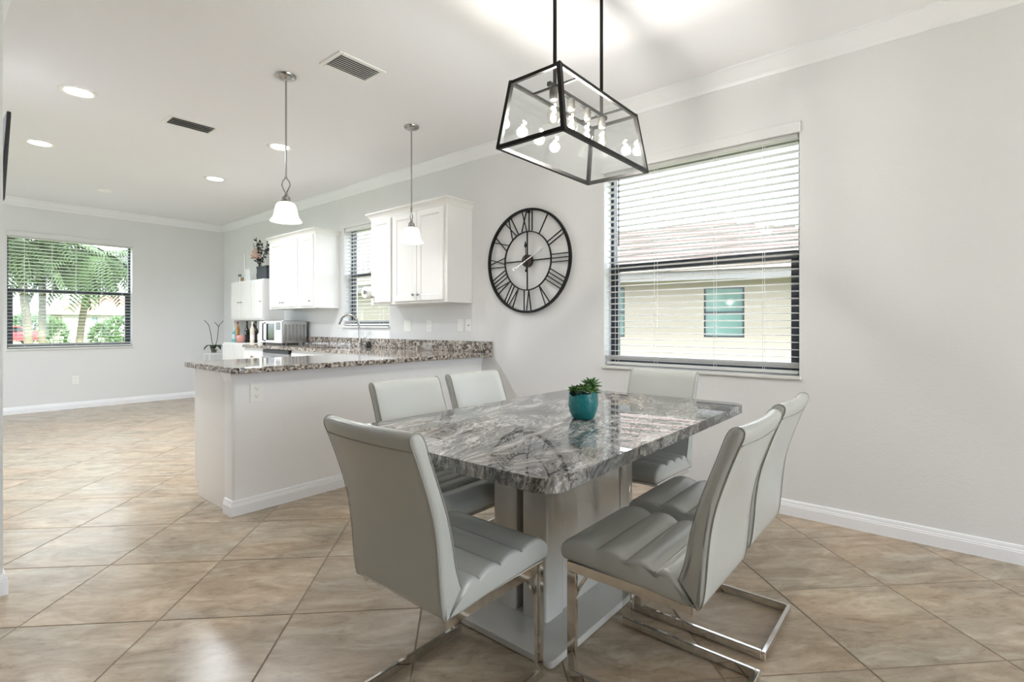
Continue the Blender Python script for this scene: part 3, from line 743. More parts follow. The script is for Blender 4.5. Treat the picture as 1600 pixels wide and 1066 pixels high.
def shade_mat():
    m = bpy.data.materials.new('frosted_shade'); m.use_nodes = True; nt = m.node_tree; N = nt.nodes; L = nt.links; N.remove(N['Principled BSDF'])
    t_ = N.new('ShaderNodeBsdfTranslucent'); t_.inputs[0].default_value = (.95, .93, .9, 1); d = N.new('ShaderNodeBsdfDiffuse'); d.inputs[0].default_value = (.93, .92, .9, 1)
    g = N.new('ShaderNodeBsdfGlossy'); g.inputs['Roughness'].default_value = .25
    m1 = N.new('ShaderNodeMixShader'); m1.inputs[0].default_value = .5; L.new(t_.outputs[0], m1.inputs[1]); L.new(d.outputs[0], m1.inputs[2])
    m2 = N.new('ShaderNodeMixShader'); m2.inputs[0].default_value = .05; L.new(m1.outputs[0], m2.inputs[1]); L.new(g.outputs[0], m2.inputs[2])
    L.new(m2.outputs[0], N['Material Output'].inputs[0]); return m
M['shade'] = shade_mat(); M['pbulb'] = emis('pendant_bulb', (1, .97, .92, 1), 9)
def pendant(x, y, lb, tw):
    o = empty('pendant_lamp', lb, 'pendant', (x, y, 0), tw, group='bell pendants over the peninsula')
    bm = BM(); lathe(bm, [(0, CE - .026), (.012, CE - .03), (.03, CE - .026), (.052, CE - .02), (.064, CE - .012), (.066, CE - .001), (0, CE - .001)], 32); obj('canopy', bm, M['nickel'], o, 50)
    zt = 2.215
    bm = BM(); tube(bm, [(0, 0, zt), (0, 0, CE - .02)], .006, 10); obj('rod', bm, M['nickel'], o)
    lo = empty_part = None
    bm = BM()
    for s in (-1, 1):
        tube(bm, [(s * .0, s * .004, zt), (s * .02, s * .008, zt - .03), (s * .028, 0, zt - .055), (s * .018, -s * .008, zt - .085), (0, 0, zt - .112)], .0042, 8)
    lathe(bm, [(0, zt + .008), (.009, zt + .006), (.009, zt - .006), (0, zt - .008)], 12); obj('twisted_loop', bm, M['nickel'], o)
    zs = zt - .105
    bm = BM(); lathe(bm, [(0, zs), (.01, zs), (.013, zs - .02), (.027, zs - .032), (.028, zs - .052), (.036, zs - .06), (.036, zs - .072), (0, zs - .072)], 24); obj('socket_cap', bm, M['nickel'], o, 40)
    z0 = zs - .066
    pr = [(.036, 0), (.052, -.006), (.064, -.022), (.071, -.05), (.077, -.085), (.084, -.105), (.098, -.122), (.104, -.132)]
    bm = BM(); lathe(bm, [(r, z0 + z) for r, z in pr] + [(r - .004, z0 + z - .0005) for r, z in pr[::-1]], 36, close=True); obj('shade', bm, M['shade'], o, 60)
    bm = BM(); lathe(bm, [(0, z0 - .025), (.013, z0 - .025), (.016, z0 - .045), (.026, z0 - .07), (.026, z0 - .085), (.016, z0 - .103), (0, z0 - .108)], 18); obj('bulb', bm, M['pbulb'], o, 60)
    d = bpy.data.lights.new('pendant_light', 'POINT'); d.energy = .5; d.color = (1, .98, .96); d.shadow_soft_size = .03
    l = bpy.data.objects.new('pendant_light', d); COL.objects.link(l); l.parent = o; l.location = (0, 0, z0 - .115)
pendant(-3.441, 1.694, 'nickel pendant with frosted bell shade hanging nearer the left end of the peninsula', R(40))
pendant(-3.497, 2.825, 'nickel pendant with frosted bell shade in front of the right upper cabinet', R(130))

# ------------------------------------------------------------------ kitchen
CT = .94      # counter top height
ct = empty('kitchen_countertop', 'L-shaped speckled granite countertop running from the peninsula along the kitchen wall', 'countertop', (0, 0, 0))
SK = (-5.75, -5.05, 3.08, 3.42)   # sink cut-out
bm = BM()
pts = [(-3.262, WB - .003), (-4.15, WB - .003), (-4.15, 1.33), (-4.11, 1.29)] + [(-3.262 - .06 + .06 * math.cos(R(a)), 1.29 + .06 + .06 * math.sin(R(a))) for a in (-90, -60, -30, 0)]
prism(bm, pts, CT - .036, CT, .005, 2); obj('peninsula_slab', bm, M['granite'], ct, 14)
bm = BM()
for a in ((-7.25, SK[0], 2.965, WB - .003), (SK[1], -4.1505, 2.965, WB - .003), (SK[0], SK[1], 2.965, SK[2]), (SK[0], SK[1], SK[3], WB - .003)): box(bm, *a, CT - .036, CT)
obj('wall_slab', bm, M['granite'], ct, 0)
bm = BM(); box(bm, -7.25, -3.262, WB - .024, WB - .001, CT + .0005, CT + .105, .002); obj('backsplash', bm, M['granite'], ct, 0)

sk = empty('sink', 'stainless undermount kitchen sink below the window', 'sink', ((SK[0] + SK[1]) / 2, (SK[2] + SK[3]) / 2, 0))
bm = BM(); hx, hy = (SK[1] - SK[0]) / 2, (SK[3] - SK[2]) / 2
for a in ((-hx, -hx + .012, -hy, hy), (hx - .012, hx, -hy, hy), (-hx, hx, -hy, -hy + .012), (-hx, hx, hy - .012, hy)): box(bm, *a, .72, CT - .037)
box(bm, -hx, hx, -hy, hy, .71, .72); obj('basin', bm, M['steel'], sk, 0)
bm = BM(); lathe(bm, [(0, .723), (.035, .723), (.042, .7205), (0, .7205)], 20); obj('drain', bm, M['chrome'], sk)
fa = empty('kitchen_faucet', 'tall brushed nickel gooseneck faucet behind the sink', 'faucet', (-5.28, 3.49, CT))
bm = BM(); lathe(bm, [(0, 0), (.03, 0), (.03, .008), (.022, .014), (.02, .06), (.016, .065), (0, .065)], 20); obj('base', bm, M['nickel'], fa, 40)
arc = [(0, 0, .06), (-.004, 0, .15), (-.012, -.002, .24), (-.03, -.008, .31), (-.07, -.02, .36), (-.12, -.036, .385), (-.18, -.055, .385), (-.235, -.072, .36), (-.27, -.083, .325)]
bm = BM(); tube(bm, smooth_pts(arc, 4), .0125, 10); obj('gooseneck', bm, M['nickel'], fa)
bm = BM(); tube(bm, [(-.262, -.08, .335), (-.285, -.088, .30), (-.297, -.092, .275)], .0165, 12); obj('spray_head', bm, M['nickel'], fa)
bm = BM(); tube(bm, [(.02, -.005, .04), (.05, -.012, .055), (.085, -.022, .085)], .007, 8); obj('lever_handle', bm, M['nickel'], fa)
sd_ = empty('soap_dispenser', 'short dark soap bottle beside the faucet', 'soap dispenser', (-5.12, 3.5, CT))
bm = BM(); lathe(bm, [(0, 0), (.03, 0), (.032, .01), (.032, .055), (.02, .07), (.01, .074), (0, .074)], 18); obj('bottle', bm, M['darkplastic'], sd_, 50)
bm = BM(); lathe(bm, [(0, .074), (.006, .074), (.006, .095), (.012, .096), (.012, .104), (0, .104)], 12); obj('pump', bm, M['nickel'], sd_)
gl = empty('ribbed_holder', 'small clear ribbed tumbler on the counter below the switches', 'tumbler', (-3.98, 3.42, CT))
M['clear'] = glass_mat('clear_glass', (.96, .96, .95, 1), 1.3, dust=.08)
bm = BM(); lathe(bm, [(0, 0), (.04, 0), (.044, .006), (.047, .085), (.043, .085), (.04, .01), (0, .008)], 24)
for v in bm.verts:
    if v.co.xy.length > .02: v.co.xy *= 1 + .03 * math.cos(math.atan2(v.co.y, v.co.x) * 12)
obj('body', bm, M['clear'], gl)

def knob(parent, x, y, z, ax='y', s=-1):
    bm = BM(); lathe(bm, [(0, 0), (.006, 0), (.006, .012), (.014, .018), (.015, .024), (.01, .03), (0, .031)], 16)
    rot = (R(90), 0, 0) if ax == 'y' else (0, R(-90 if s < 0 else 90), 0)
    return obj('knob', bm, M['nickel'], parent, 40, (x, y, z), rot)
def panel_door(name, parent, x0, x1, z0, z1, y, m, stile=.055, kn=None, th=.019):
    """door facing -y with a recessed centre panel"""
    bm = BM(); w = stile
    box(bm, x0, x0 + w, y - th, y, z0, z1, .002); box(bm, x1 - w, x1, y - th, y, z0, z1, .002)
    box(bm, x0 + w, x1 - w, y - th, y, z0, z0 + w, .002); box(bm, x0 + w, x1 - w, y - th, y, z1 - w, z1, .002)
    d = obj(name, bm, m, parent, 0)
    bm = BM(); box(bm, x0 + w, x1 - w, y - th + .008, y - .002, z0 + w, z1 - w); obj('centre_panel', bm, m, d, 0)
    bm = BM(); k = .012
    prof = [(0, y - th + .0005), (0, y - th + .0085), (k, y - th + .0085)]
    for a, b_ in (((x0 + w, z0 + w), (x1 - w, z0 + w)), ((x1 - w, z0 + w), (x1 - w, z1 - w)), ((x1 - w, z1 - w), (x0 + w, z1 - w)), ((x0 + w, z1 - w), (x0 + w, z0 + w))):
        av, bv = Vector(a), Vector(b_); dd = (bv - av).normalized(); nn = Vector((-dd.y, dd.x))
        V = [[bm.verts.new((p.x + nn.x * o + dd.x * o * e, yy, p.y + nn.y * o + dd.y * o * e)) for o, yy in prof] for p, e in ((av, 1), (bv, -1))]
        for q in range(3): bm.faces.new((V[0][q], V[0][(q + 1) % 3], V[1][(q + 1) % 3], V[1][q]))
        bm.faces.new(V[0]); bm.faces.new(V[1][::-1])
    obj('panel_bead', bm, m, d, 0)
    if kn: knob(d, kn[0], y - th, kn[1])
    return d

def upper_cabinet(lb, x0, x1, doors, z0=1.418, z1=2.345, yf=3.275, crown=True, left_return=True):
    o = empty('upper_cabinet', lb, 'cabinet', group='white upper kitchen cabinets')
    bm = BM(); box(bm, x0, x1, yf, WB - .001, z0, z1, .0015); obj('body', bm, M['cab'], o, 0)
    for a, b_, k in doors: panel_door('door', o, a, b_, z0 + .025, z1 - .02, yf - .0005, M['cab'], kn=(k, z0 + .085) if k else None)
    prof = [(0, z1 - .012), (.006, z1 - .012), (.008, z1), (.018, z1 + .02), (.036, z1 + .042), (.044, z1 + .046), (.044, z1 + .058), (0, z1 + .058)]
    bm = BM(); sweep(bm, [(x0, WB - .001), (x0, yf), (x1, yf), (x1, WB - .001)], prof, side=-1); obj('crown', bm, M['cab'], o, 30)
    bm = BM(); box(bm, x0 + .001, x1 - .001, yf + .001, WB - .002, z1 + .001, z1 + .012); obj('top_board', bm, M['cab'], o, 0)
    return o
upper_cabinet('white three-door upper cabinet right of the kitchen window, beside the clock wall', -4.74, -3.53, [(-4.70, -4.375, -4.66), (-4.33, -3.955, -3.99), (-3.95, -3.575, -3.915)])
upper_cabinet('white three-door upper cabinet left of the kitchen window', -7.12, -5.90, [(-7.09, -6.715, -6.75), (-6.71, -6.335, -6.675), (-6.275, -5.94, -5.985)])

pt = empty('paper_towel_roll', 'white paper towel roll hung on the left side of the right upper cabinet', 'paper towel', (-4.80, 3.36, 1.56))
M['paper'] = mat('paper', srgb(243, 242, 238), .9, bump=.2, bscale=120)
M['kraft'] = mat('kraft_core', srgb(110, 70, 45), .9, var=.1)
bm = BM(); lathe(bm, [(.022, -.125), (.062, -.125), (.062, .125), (.022, .125)], 32, close=True); obj('roll', bm, M['paper'], pt, 40, rot=(R(90), 0, 0))
bm = BM(); lathe(bm, [(.019, -.127), (.0218, -.127), (.0218, .127), (.019, .127)], 24, close=True); obj('core', bm, M['kraft'], pt, 40, rot=(R(90), 0, 0))
bm = BM(); tube(bm, [(0, -.14, 0), (0, .14, 0)], .006, 8); box(bm, .005, .0595, -.145, -.137, -.012, .012); box(bm, .005, .0595, .137, .145, -.012, .012); obj('holder', bm, M['nickel'], pt)

# base cabinets
def base_cabinet(lb, x0, x1, kind):
    o = empty('base_cabinet', lb, 'cabinet', group='white base cabinets along the kitchen wall'); yf = 3.0; z1 = CT - .037
    bm = BM(); box(bm, x0, x1, yf, WB - .002, .1, z1); box(bm, x0, x1, yf + .07, WB - .002, .001, .1); obj('body', bm, M['cab'], o, 0)
    n = 1 if kind == 'drawers' else 2
    if kind == 'drawers':
        for za, zb in ((.13, .4), (.42, .68), (.70, z1 - .03)):
            bm = BM(); box(bm, x0 + .02, x1 - .02, yf - .02, yf - .0005, za, zb, .004); d = obj('drawer', bm, M['cab'], o, 0); knob(d, (x0 + x1) / 2, yf - .02, (za + zb) / 2)
    else:
        for k in range(2):
            a = x0 + .02 + (x1 - x0 - .02) / 2 * k; b_ = a + (x1 - x0) / 2 - .03
            panel_door('door', o, a, b_, .13, .68, yf - .0005, M['cab'], kn=((b_ - .04) if k == 0 else (a + .04), .63))
            bm = BM(); box(bm, a, b_, yf - .02, yf - .0005, .70, z1 - .03, .004); obj('false_drawer', bm, M['cab'], o, 0)
    return o
base_cabinet('white drawer cabinet left of the dishwasher', -7.25, -6.66, 'drawers')
def sinkcab():
    o = empty('base_cabinet', 'white two-door sink cabinet between dishwasher and peninsula', 'cabinet', group='white base cabinets along the kitchen wall'); yf = 3.0; z1 = CT - .037
    bm = BM(); x0, x1 = -5.955, -4.16
    box(bm, x0, x1, yf, yf + .02, .1, z1); box(bm, x0, x0 + .02, yf + .02, WB - .002, .1, z1); box(bm, x1 - .02, x1, yf + .02, WB - .002, .1, z1); box(bm, x0 + .02, x1 - .02, yf + .02, WB - .002, .1, .12); box(bm, x0, x1, yf + .07, yf + .09, .001, .1)
    obj('body', bm, M['cab'], o, 0)
    for a, b_, k in ((-5.93, -5.40, -5.44), (-5.39, -4.86, -5.35), (-4.84, -4.18, -4.8)):
        panel_door('door', o, a, b_, .13, .68, yf - .0005, M['cab'], kn=(k, .63)); bm = BM(); box(bm, a, b_, yf - .02, yf - .0005, .70, z1 - .03, .004); obj('false_drawer', bm, M['cab'], o, 0)
sinkcab()
dw = empty('dishwasher', 'stainless dishwasher with black control strip under the granite counter', 'dishwasher', (-6.307, 3.0, 0))
bm = BM(); box(bm, -.345, .345, .0, .56, .1, CT - .04); box(bm, -.345, .345, .06, .5, .002, .1); obj('body', bm, M['darkplastic'], dw, 0)
bm = BM(); box(bm, -.34, .34, -.03, -.0005, .11, .855, .005); obj('door', bm, M['steel'], dw, 0)
bm = BM(); box(bm, -.34, .34, -.032, -.0005, .858, CT - .042, .004); obj('control_panel', bm, M['darkplastic'], dw, 0)
bm = BM(); tube(bm, [(-.28, -.065, .80), (.28, -.065, .80)], .011, 10); box(bm, -.27, -.25, -.065, -.03, .79, .81); box(bm, .25, .27, -.065, -.03, .79, .81); obj('handle', bm, M['steel'], dw)
pc = empty('peninsula_cabinet', 'white cabinet with plain end panel behind the peninsula half wall', 'cabinet')
bm = BM(); box(bm, -4.07, PX0 - .0005, 1.352, 2.96, .1, CT - .037); box(bm, -4.0, PX0 - .0005, 1.352, 2.96, .001, .1); obj('body', bm, M['cab'], pc, 0)
bm = BM(); box(bm, -4.075, PX0 - .001, 1.343, 1.3515, .1, CT - .037); box(bm, -4.01, PX0 - .001, 1.343, 1.3515, .001, .1); obj('end_panel', bm, M['cab'], pc, 0)
for k in range(3):
    y0_ = 1.37 + k * .53; bm = BM(); box(bm, -4.09, -4.0705, y0_, y0_ + .51, .13, .68, .004); d = obj('door', bm, M['cab'], pc, 0); knob(d, -4.09, y0_ + .06, .62, 'x')
    bm = BM(); box(bm, -4.09, -4.0705, y0_, y0_ + .51, .70, .885, .004); d = obj('drawer', bm, M['cab'], pc, 0); knob(d, -4.09, y0_ + .255, .79, 'x')

# hutch: wall box and floor chest beside the kitchen run
def planked(name, parent, x0, x1, z0, z1, y, kx=None, kz=None):
    bm = BM(); box(bm, x0, x1, y - .018, y - .0005, z0, z1, .002); d = obj(name, bm, M['cab'], parent, 0)
    bm = BM(); n = 4
    for k in range(n):
        a = x0 + .035 + (x1 - x0 - .07) * k / n; box(bm, a + .0015, a + (x1 - x0 - .07) / n - .0015, y - .0215, y - .018, z0 + .035, z1 - .035, .001)
    obj('plank_panel', bm, M['cab'], d, 0)
    if kx is not None:
        bm = BM(); box(bm, kx - .03, kx + .03, y - .04, y - .03, kz - .006, kz + .006, .002); box(bm, kx - .006, kx + .006, y - .03, y - .018, kz - .005, kz + .005); obj('handle', bm, M['nickel'], d, 0)
    return d
hu = empty('hutch_cabinet', 'white three-door wall cabinet with open bottom shelf, topped with vases', 'cabinet')
HX0, HX1, HY = -8.48, -7.39, 3.315
bm = BM(); box(bm, HX0, HX1, HY, WB - .002, 1.277, 1.869, .002); obj('body', bm, M['cab'], hu, 0)
w3 = (HX1 - HX0) / 3
for k in range(3): planked('door', hu, HX0 + w3 * k + .006, HX0 + w3 * (k + 1) - .006, 1.30, 1.85, HY, HX0 + w3 * (k + 1) - .05 if k != 1 else HX0 + w3 + .05, 1.545)
for x in (HX0 + .004, HX1 - .03):
    bm = BM(); box(bm, x, x + .026, HY + .01, WB - .002, .942, 1.2765); obj('side_support', bm, M['cab'], hu, 0)
lc = empty('floor_chest', 'white low chest with planked doors carrying the bottles', 'cabinet')
bm = BM(); box(bm, HX0, -7.27, 3.19, WB - .002, .06, .9415, .003); obj('body', bm, M['cab'], lc, 0)
for x in (HX0 + .01, -7.33):
    for y in (3.2, 3.55): bm = BM(); box(bm, x, x + .045, y, y + .045, .001, .06); obj('foot', bm, M['cab'], lc, 0)
for k in range(3): planked('door', lc, HX0 + .4 * k + .01, HX0 + .4 * k + .395, .1, .92, 3.19, HX0 + .4 * k + .34, .6)

mw = empty('toaster_oven', 'stainless microwave oven with white front and dark handle on the granite counter', 'microwave', (-6.957, 3.38, CT))
bm = BM(); box(bm, -.317, .317, -.16, .18, .02, .322, .006); obj('body', bm, M['steel'], mw, 0)
M['mwside'] = mat('vent_grille', (.34, .33, .32, 1), .3, 1, var=.2, vscale=40)
for k in range(6): bm = BM(); box(bm, .3172, .3185, -.13 + k * .05, -.095 + k * .05, .05, .27); obj('side_vent', bm, M['mwside'], mw, 0)
bm = BM(); box(bm, -.316, .316, -.18, -.1605, .024, .318, .005); fr = obj('front_panel', bm, M['white'], mw, 0)
bm = BM(); box(bm, -.10, .13, -.184, -.1805, .06, .285, .002); obj('door_glass', bm, M['screen'], mw, 0)
bm = BM(); tube(bm, [(-.13, -.181, .05), (-.13, -.215, .06), (-.13, -.215, .285), (-.13, -.181, .295)], .009, 8); obj('handle', bm, M['darkplastic'], mw)
bm = BM(); box(bm, .18, .30, -.1835, -.1805, .20, .30, .001); obj('display', bm, M['screen'], mw, 0)
for x in (-.28, .28):
    for y in (-.13, .15): bm = BM(); lathe(bm, [(0, 0), (.018, 0), (.018, .02), (0, .02)], 12, (x, y, 0)); obj('foot', bm, M['darkplastic'], mw)

# bottles on the chest
def bottle(x, y, prof, col, lb, cap, rough=.1, name='bottle', cat='bottle', group='bottles under the hutch'):
    o = empty(name, lb, cat, (x, y, .9415), group=group)
    m = mat(lb.split()[0] + '_glass', col, rough, var=.1, coat=.4)
    bm = BM(); lathe(bm, prof, 18); obj('body', bm, m, o, 50)
    h = max(z for r, z in prof); r = .014
    bm = BM(); lathe(bm, [(0, h), (r, h), (r, h + .03), (0, h + .031)], 14); obj('cap', bm, mat('cap', cap, .4, var=.1), o, 40)
    bm = BM(); rr = prof[2][0] + .0008; lathe(bm, [(rr, .05), (rr, .12)], 18); obj('paper_label', bm, mat('bottle_label', cap, .7, var=.2, vscale=40), o, 60)
wine = [(0, 0), (.036, 0), (.037, .005), (.037, .17), (.03, .2), (.014, .225), (.013, .29), (0, .291)]
squat = [(0, 0), (.045, 0), (.047, .006), (.047, .13), (.035, .15), (.014, .165), (.013, .19), (0, .191)]
tall = [(0, 0), (.028, 0), (.029, .005), (.029, .2), (.02, .23), (.011, .245), (.011, .28), (0, .281)]
bottle(-8.33, 3.30, squat, srgb(100, 178, 186), 'turquoise squat bottle at the left end of the chest', srgb(200, 220, 220))
bottle(-8.16, 3.27, tall, srgb(170, 120, 62), 'amber slim bottle beside the turquoise one', srgb(120, 30, 26))
bottle(-8.05, 3.36, wine, srgb(28, 34, 26), 'dark green wine bottle in the middle of the row', srgb(40, 40, 42))
bottle(-7.91, 3.40, wine, srgb(30, 30, 34), 'black wine bottle behind the pink bowl', srgb(215, 210, 200))
bottle(-7.80, 3.38, wine, srgb(40, 36, 30), 'brown wine bottle near the oven', srgb(60, 60, 64))
bottle(-7.68, 3.28, tall, srgb(226, 214, 196), 'cream slim bottle near the oven', srgb(235, 230, 222))
bottle(-7.58, 3.36, squat, srgb(224, 220, 214), 'white squat bottle closest to the oven', srgb(235, 230, 222))
bw = empty('pink_bowl', 'small pink glass bowl in front of the bottles', 'bowl', (-7.98, 3.24, .9415))
bm = BM(); lathe(bm, [(0, 0), (.03, 0), (.055, .03), (.065, .07), (.058, .11), (.052, .11), (.058, .07), (.048, .034), (0, .012)], 24); obj('body', bm, mat('pink_glass', srgb(206, 150, 146), .15, var=.25, vscale=25), bw, 60)
bm = BM(); lathe(bm, [(.0585, .108), (.06, .113), (.052, .113), (.0525, .108)], 24, close=True); obj('rim', bm, mat('pink_rim', srgb(226, 190, 186), .2, var=.05), bw, 60)

# decoration on top of the hutch
HT = 1.869
jr = empty('candle_jar', 'amber candle jar at the left end of the hutch top', 'candle', (-8.37, 3.42, HT))
bm = BM(); lathe(bm, [(0, 0), (.05, 0), (.055, .01), (.055, .1), (.05, .1), (.05, .012), (0, .01)], 22); obj('jar', bm, M['clear'], jr, 60)
bm = BM(); lathe(bm, [(0, .011), (.0495, .012), (.0495, .075), (0, .078)], 22); obj('wax', bm, mat('amber_wax', srgb(196, 150, 102), .6, var=.1), jr, 50)
def candle(x, y, h, lb):
    o = empty('taper_candle', lb, 'candle', (x, y, HT), group='white taper candles on the hutch')
    bm = BM(); lathe(bm, [(0, 0), (.04, 0), (.04, .008), (.012, .014), (.012, .10), (.02, .105), (.02, .13), (0, .13)], 18); obj('holder', bm, M['white'], o, 50)
    bm = BM(); lathe(bm, [(0, .13), (.013, .13), (.009, h), (0, h + .003)], 14); obj('candle', bm, M['paper'], o, 50)
    bm = BM(); tube(bm, [(0, 0, h), (.002, 0, h + .015)], .0015, 5); obj('wick', bm, M['darkplastic'], o)
candle(-8.22, 3.40, .44, 'tall white taper candle on the hutch, left of the white frame')
candle(-7.92, 3.48, .40, 'white taper candle on the hutch, right behind the white frame')
dk = empty('teal_figurine', 'small grey-blue bird figurine beside the tall candle', 'figurine', (-8.27, 3.345, HT))
bm = BM(); lathe(bm, [(0, 0), (.02, 0), (.006, .02), (.006, .08), (0, .085)], 12); obj('stand', bm, M['white'], dk, 50)
bm = BM(); tube(bm, [(-.05, 0, .12), (-.03, 0, .105), (0, 0, .095), (.035, 0, .105), (.06, 0, .1)], [.004, .014, .02, .013, .003], 10); obj('bird', bm, mat('bluegrey', srgb(84, 108, 116), .5, var=.2), dk, 60)
wf = empty('white_frame', 'small white picture frame standing on the hutch', 'frame', (-8.06, 3.38, HT))
bm = BM(); box(bm, -.075, .075, -.008, .008, .001, .18, .002); obj('frame', bm, M['white'], wf, 0)
bm = BM(); box(bm, -.055, .055, -.0095, -.008, .02, .16); obj('picture', bm, mat('pale_print', srgb(228, 230, 232), .5, var=.06, vscale=20), wf, 0)
bk = empty('black_box', 'dark grey and black storage box on the hutch beside the cabinet', 'box', (-7.56, 3.46, HT))
bm = BM(); box(bm, -.15, .16, -.105, .12, .001, .165, .004); obj('body', bm, mat('slate', srgb(58, 62, 70), .6, var=.1), bk, 0)
bm = BM(); box(bm, -.155, .165, -.11, .125, .165, .192, .004); obj('lid', bm, M['darkplastic'], bk, 0)
fv = empty('flower_vase', 'dried dark foliage and pale flowers in a dark vase on the hutch', 'flowers', (-7.79, 3.44, HT))
bm = BM(); lathe(bm, [(0, 0), (.042, 0), (.048, .02), (.05, .09), (.036, .16), (.03, .2), (.036, .215), (.03, .215), (.025, .2), (0, .19)], 22); obj('vase', bm, mat('brown_vase', srgb(54, 46, 42), .4, var=.3, vscale=20), fv, 60)
M['dleaf'] = mat('dark_leaf', srgb(36, 36, 34), .6, var=.4, vscale=30); M['petal'] = mat('pale_petal', srgb(214, 190, 178), .7, var=.15, vscale=40)
rs = random.Random(3); stems = []
bms, bml, bmf = BM(), BM(), BM()
for k in range(9):
    a = rs.uniform(0, 6.28); L_ = rs.uniform(.25, .42); tx = rs.uniform(-.04, .20) if k < 6 else rs.uniform(-.2, 0); p1 = Vector((tx, rs.uniform(-.08, .06), .2 + L_)); p0 = Vector((0, 0, .15)); pm = p0.lerp(p1, .5) + Vector((rs.uniform(-.02, .02), 0, .03))
    tube(bms, smooth_pts([p0, pm, p1], 4), .0035, 5)
    for q in range(9 if k < 6 else 3):
        s = .35 + .65 * q / 8; c = p0.lerp(p1, s); d = Vector((rs.uniform(-1, 1), rs.uniform(-1, 1), rs.uniform(-.5, .8)))
        leafspike(bml, c, d, rs.uniform(.04, .065), .014)
for k in range(4):
    c = Vector((-.05 + .03 * k, -.05 - .01 * (k % 2), .34 + .035 * (k % 3)))
    for q in range(18):
        el = rs.uniform(-.3, 1.4); a = rs.uniform(0, 6.28); leafspike(bmf, c, (math.cos(a) * math.cos(el), math.sin(a) * math.cos(el), math.sin(el)), .075, .018)
obj('stems', bms, M['dleaf'], fv); tag(obj('foliage', bml, M['dleaf'], fv), kind='stuff'); tag(obj('flower_heads', bmf, M['petal'], fv), kind='stuff')

# plant stand and orchid in the far corner
ps = empty('plant_stand', 'small white wire plant stand in the far corner', 'plant stand', (-9.02, 3.25, 0))
bm = BM(); prism(bm, rrect(-.11, .11, -.11, .11, .02, 3), .735, .75); obj('shelf', bm, M['white'], ps, 30)
for sx in (-1, 1):
    for sy in (-1, 1): bm = BM(); tube(bm, [(sx * .1, sy * .1, .735), (sx * .115, sy * .115, .004)], .007, 6); obj('leg', bm, M['white'], ps)
bm = BM(); box(bm, -.1, .1, -.1, .1, .3, .31); obj('lower_shelf', bm, M['white'], ps, 0)
orc = empty('orchid', 'leggy orchid with two bare stems on the white wire stand', 'plant', (-9.02, 3.25, .75))
bm = BM(); lathe(bm, [(0, 0), (.035, 0), (.05, .07), (.045, .07), (.032, .01), (0, .008)], 20); obj('pot', bm, M['clear'], orc, 60)
bm = BM(); lathe(bm, [(0, .009), (.032, .011), (.044, .06), (0, .062)], 18); obj('bark', bm, M['soil'], orc, 60)
M['orch'] = mat('orchid_leaf', srgb(38, 62, 34), .35, var=.3, vscale=20)
for k in range(7):
    a = k * .9 + .3; d = Vector((math.cos(a), math.sin(a), 0)); bm = BM(); rows = []
    for s, w, z in ((0, .012, .06), (.045, .03, .125), (.095, .034, .13), (.135, .022, .095), (.155, .004, .06)):
        n_ = Vector((-d.y, d.x, 0)); c = d * s + Vector((0, 0, z)); rows.append([bm.verts.new(c - n_ * w + Vector((0, 0, .004))), bm.verts.new(c - Vector((0, 0, .003))), bm.verts.new(c + n_ * w + Vector((0, 0, .004)))])
    for A, B in zip(rows, rows[1:]):
        for q in range(2): bm.faces.new((A[q], A[q + 1], B[q + 1], B[q]))
    o = obj('leaf', bm, M['orch'], orc, 60); md = o.modifiers.new('thickness', 'SOLIDIFY'); md.thickness = .004
for pts in ([(0, 0, .06), (-.03, -.02, .2), (-.06, -.03, .34), (-.09, -.05, .46), (-.15, -.09, .53)], [(0, 0, .06), (.04, .03, .2), (.06, .04, .34), (.07, .05, .44), (.13, .09, .52)], [(.068, .048, .42), (.05, .02, .47), (.02, 0, .5)]):
    bm = BM(); tube(bm, smooth_pts(pts, 4), .0048, 6); obj('stem', bm, mat('stem', srgb(66, 62, 50), .7, var=.2), orc)

# wall plates
def plate(x, y, z, ax, lb, kind, w=.075, h=.12):
    o = empty('wall_plate', lb, 'outlet' if kind == 'outlet' else 'switch', (x, y, z), {'-y': 0, '+x': R(90)}[ax], group='white electrical wall plates')
    bm = BM(); box(bm, -w / 2, w / 2, -.006, -.0004, -h / 2, h / 2, .002); obj('cover', bm, M['white'], o, 0)
    if kind == 'outlet':
        for s in (-1, 1):
            bm = BM(); n = 16; ring_ = [(.0165 * math.cos(6.283 * k / n), max(-.0145, min(.0145, .0175 * math.sin(6.283 * k / n)))) for k in range(n)]
            A = [bm.verts.new((p[0], -.008, p[1] + s * .024)) for p in ring_]; B = [bm.verts.new((p[0], -.006, p[1] + s * .024)) for p in ring_]; bm.faces.new(A)
            for k in range(n): bm.faces.new((A[k], A[(k + 1) % n], B[(k + 1) % n], B[k]))
            r_ = obj('receptacle', bm, M['white'], o, 0)
            bm = BM(); box(bm, -.0075, -.0055, -.0083, -.008, s * .024 - .001, s * .024 + .008); box(bm, .0055, .0075, -.0083, -.008, s * .024 - .001, s * .024 + .007); box(bm, -.0022, .0022, -.0083, -.008, s * .024 - .010, s * .024 - .0055); obj('slots', bm, M['darkplastic'], r_, 0)
    elif kind == 'switch':
        for dx in ((-.023, .023) if w > .1 else (0,)):
            bm = BM(); box(bm, dx - .016, dx + .016, -.0085, -.006, -.033, .033, .002); obj('rocker', bm, M['white'], o, 0)
    else:
        bm = BM(); box(bm, -.006, .006, -.0085, -.006, -.006, .006, .001); obj('jack', bm, M['darkplastic'], o, 0)
plate(PX1, 1.480, .765, '+x', 'white duplex outlet on the peninsula half wall', 'outlet', .082, .127)
plate(WF, 1.61, .411, '+x', 'white outlet low on the far wall below the garden window', 'outlet')
plate(-4.53, WB, 1.192, '-y', 'white double switch plate nearest the kitchen window', 'switch', .12, .125)
